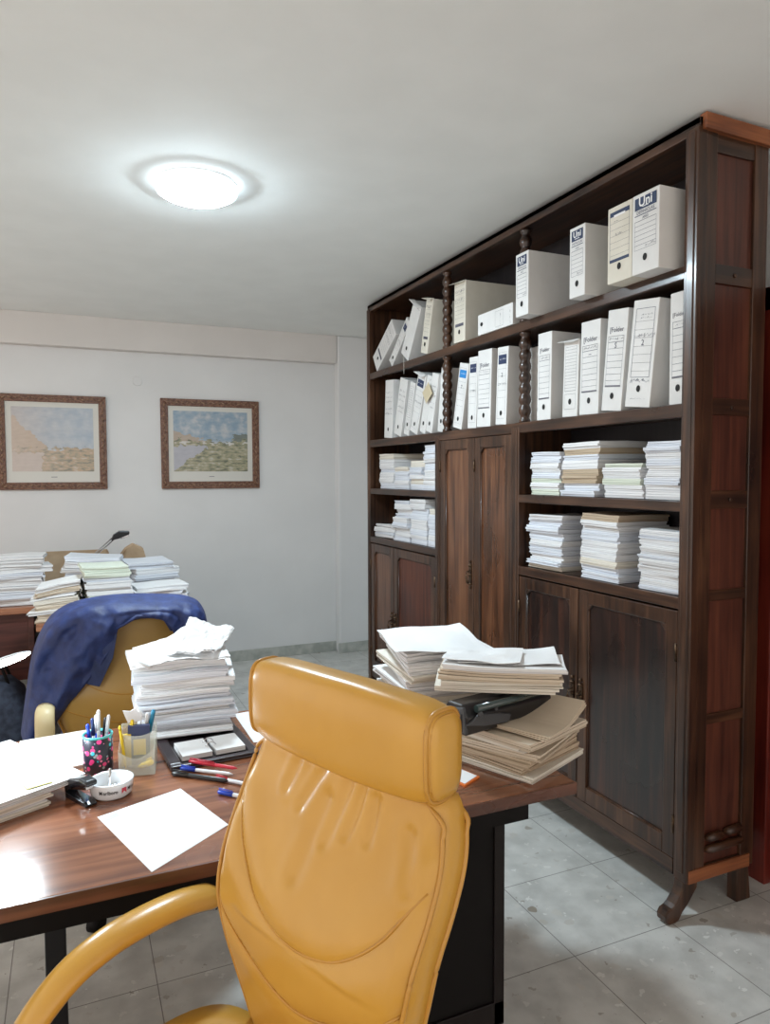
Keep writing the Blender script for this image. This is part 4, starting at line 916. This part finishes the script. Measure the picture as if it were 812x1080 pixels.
# clear organizer
e = empty('desk_organizer', (.142, 1.885, DZ), 'clear plastic organizer holding clips and pens, beside floral cup', 'organizer', (0, 0, R(-10)))
GL = mat('clear_plastic', (.80, .82, .74), .12, alpha=.30, coat=.5)
b = B(); w2 = .043; nn_ = 8
def wallp(x0_, y0_, x1_, y1_, h0, h1, dip=0):
    p = []; 
    dx, dy = x1_-x0_, y1_-y0_; l_ = math.hypot(dx, dy); nx, ny = -dy/l_*.002, dx/l_*.002
    tops = [(x0_+dx*k/nn_, y0_+dy*k/nn_, h0+(h1-h0)*k/nn_-dip*math.sin(PI*k/nn_)) for k in range(nn_+1)]
    b.prism([(x0_, y0_, .002), (x1_, y1_, .002)]+tops[::-1], (nx, ny, 0))
wallp(-w2, -w2, w2, -w2, .066, .066, .022); wallp(w2, -w2, w2, w2, .066, .108); wallp(w2, w2, -w2, w2, .108, .108); wallp(-w2, w2, -w2, -w2, .108, .066); wallp(-w2, 0, w2, 0, .098, .098, .012)
b.box(-w2, w2, -w2, w2, 0, .004); b.build('holder', GL, e, .001)
YP = mat('yellow_plastic', (.85, .60, .03), .35)
O0 = Vector((.142, 1.885, DZ+.006)); go = 'things standing in the clear organizer'
b = B(); b.box(-.025, .028, .006, .020, .004, .104); b.box(-.012, .018, .005, .006, .03, .07, 1); o = b.build('card_pack', [mat('navy_card', (.02, .03, .10), .4), YP]); o.location = O0+Vector((.0, 0, 0)); o.rotation_euler = (0, 0, R(-10)); tag(o, 'small navy pack standing in the clear organizer', 'pack')
b = B(); b.box(-.012, .012, -.004, .004, .004, .085); o = b.build('notepad', YP); o.location = O0+Vector((-.028, .012, 0)); tag(o, 'yellow strip pad at the left of the clear organizer', 'pad')
pen(O0+Vector((.012, .02, 0)), O0+Vector((.042, .026, .135)), .005, mat('teal_plastic', (.01, .22, .35), .3), mat('teal_plastic_cap', (.01, .22, .38), .3), 'teal marker leaning right in the clear organizer', go, .45)
pen(O0+Vector((.010, .022, 0)), O0+Vector((.028, .030, .128)), .005, WP, WP, 'white marker next to the teal one in organizer', go, .3)
pen(O0+Vector((-.010, .020, 0)), O0+Vector((-.012, .026, .118)), .005, WP, YP, 'white highlighter with yellow tip in the organizer', go, .25)
pen(O0+Vector((-.030, .006, 0)), O0+Vector((-.043, .002, .112)), .0035, YP, YP, 'yellow pencil at the left of the clear organizer', go, .1, 'pencil')
pen(O0+Vector((-.005, -.030, .012)), O0+Vector((.034, -.028, .020)), .0065, YP, YP, 'short yellow highlighter lying low in the organizer', go, .4, 'highlighter')
b = B(); b.prism([(-.018, 0, 0), (.012, .003, 0), (.018, .004, .022), (.004, .0, .038), (-.012, -.002, .030), (-.030, -.002, .034), (-.026, 0, .022)], (0, .003, .0)); b.tube([(.012, 0, -.02), (.016, -.004, .02), (.006, -.004, .034)], .002, 6)
o = b.build('crumpled_note', SHEET); o.location = O0+Vector((-.004, .022, .110)); tag(o, 'crumpled white note sticking out of the clear organizer', 'paper')
for k in range(7):
    rx, ry = random.uniform(-.03, .03), random.uniform(-.036, -.012); a = random.uniform(0, PI); b = B()
    b.tube([(.012*math.cos(t)*(1-.1*t), .004*math.sin(t), .001*t) for t in [i*.7 for i in range(14)]], .0008, 5)
    o = b.build('paper_clip', CHROME); o.location = O0+Vector((rx, ry, .002+.002*k)); o.rotation_euler = (R(random.uniform(10, 60)), 0, a); tag(o, 'tiny metal paper clip at the bottom of the clear organizer', 'paper clip', 'paper clips in the organizer')

# desk lamp at the left edge
e = empty('desk_lamp', (-.36, 2.05, DZ), 'lit desk lamp with glowing oval head over the left papers', 'lamp')
b = B(); b.lathe([(0, 0), (.07, 0), (.07, .012), (.05, .02), (0, .022)], n=32); b.build('base', BLKM, e)
b = B(); b.tube([(0, 0, .02), (-.02, 0, .20), (-.01, -.02, .34), (.08, -.05, .335), (.14, -.07, .312)], .006, 10); b.build('arm', BLKM, e)
hd = bpy.data.objects.new('lamp_head', None)
b = B(); HC = (-.160+.36, 1.955-2.05, 1.048-DZ)
rotm = Matrix.Rotation(R(-16), 3, 'X') @ Matrix.Rotation(R(-15), 3, 'Y')
b.lathe([(0, .006), (.045, .005), (.061, .001), (.063, -.002), (.060, -.003)], n=36, sx=1, sy=.8)
for v in b.b.verts: v.co = rotm @ v.co + Vector(HC)
b.build('lamp_head', mat('lamp_shell', (.75, .78, .8), .3), e, smooth=True)
b = B(); b.lathe([(.061, -.002), (.058, -.006), (.045, -.011), (.02, -.014), (0, -.015)], n=36, sx=1, sy=.8)
for v in b.b.verts: v.co = rotm @ v.co + Vector(HC)
b.build('lamp_glass', mat('lamp_glass_glow', (.9, .95, 1), .4, emit=(.78, .92, 1.0), es=DESK_E), e, smooth=True)

# ================================================================ RIGHT-HAND STACKS AND TONER CARTRIDGE
gr1, gr2, gr3 = 'documents in the rear right desk stack', 'documents on the toner cartridge', 'folders under the toner cartridge'
pile(1.015, 1.935, DZ, .27, .33, .235, 9, 'rear stack at desk right end', gr1, (PW, PW, PW3), R(-9), .010, .006, 51, 3, top=PW)
pile(1.045, 1.600, DZ, .255, .33, .105, 6, 'under the cartridge at desk corner', gr3, (PB, PK, PB, PW3), R(23), .007, .004, 52, 4)
pile(1.025, 1.580, .944, .31, .17, .066, 5, 'stack resting on black cartridge', gr2, (PB, PW3, PB), R(-32), .006, .006, 53, 3, top=PW)
e = empty('toner_cartridge', (.86, 1.515, .862), 'black printer toner cartridge wedged between the right hand stacks', 'toner cartridge', (0, 0, R(12)))
TG = mat('grey_toner_plastic', (.055, .058, .065), .4)
b = B(); b.prism([(-.005, -.035, .0), (-.005, .045, .0), (-.005, .050, .045), (-.005, .030, .072), (-.005, -.020, .074), (-.005, -.042, .045)], (.30, 0, 0)); b.build('cartridge_body', BKP, e, .004)
b = B(); b.prism([(-.012, -.040, .006), (-.012, .040, .002), (-.012, .044, .04), (-.012, .012, .062), (-.012, -.030, .070)], (.012, 0, 0)); b.build('end_cap', TG, e, .003)
b = B(); b.prism([(-.010, -.046, .030), (.050, -.048, .018), (.130, -.047, .012), (.140, -.047, .030), (.100, -.046, .040), (.03, -.046, .050)], (0, .008, 0)); b.tube([(.03, -.046, .052), (.03, -.052, .052)], .008, 12); b.tube([(.085, -.046, .055), (.085, -.050, .055)], .005, 12); b.build('side_plate', TG, e, .002)
b = B()
for k in range(8): b.box(-.013, -.011, -.030+.008*k, -.027+.008*k, .012, .055)
b.build('grille', BLK, e)
b = B(); b.tube([(.02, -.045, .066), (.28, -.045, .066)], .009, 14); b.build('drum', mat('drum', (.03, .05, .05), .15, coat=.5), e)
# bent beige folders rising beside the cartridge
b = B()
for k in range(3):
    b.slab(.20, .15, .0015+.004*k, .003, 0, 0, R(2*k), lambda u, v: .030*max(0, (u+.2))**1.5, 10)
o = b.build('document_bundle', mat('plain_beige_folder', (.60, .51, .40), .8, spec=.2), norm=False); o.location = (1.085, 1.485, .858); o.rotation_euler = (0, 0, R(23)); tag(o, 'beige folders bent upward beside the toner cartridge', 'documents', gr3)

# loose wavy sheets on the right hand stacks
for (x, y, z, a, c_, rz, lb) in ((1.050, 1.585, 1.0155, .26, .155, -30, 'loose curled sheet topping the stack on the toner cartridge'), (.985, 1.600, 1.021, .20, .13, -38, 'white sheet lying askew on top of the cartridge stack')):
    b = B(); b.slab(a, c_, 0, .0012, 0, 0, 0, lambda u, v, x=x: .007*noise.noise((u*1.5+x*9, v*1.5, x*7))+.012*max(0, u-.4)*max(0, v+.3), 14)
    o = b.build('paper_sheet', SHEET, norm=False); o.location = (x, y, z); o.rotation_euler = (0, 0, R(rz)); tag(o, lb, 'paper')
b = B(); b.slab(.28, .34, 0, .0014, 0, 0, 0, lambda u, v: .010*noise.noise((u*1.1+3, v*1.1, 2))+.006*u*v+.004, 12)
o = b.build('paper_sheet', SHEET, norm=False); o.location = (1.00, 1.93, .991); o.rotation_euler = (0, 0, R(-14)); tag(o, 'wide white sheet lying on the rear right desk stack', 'paper')
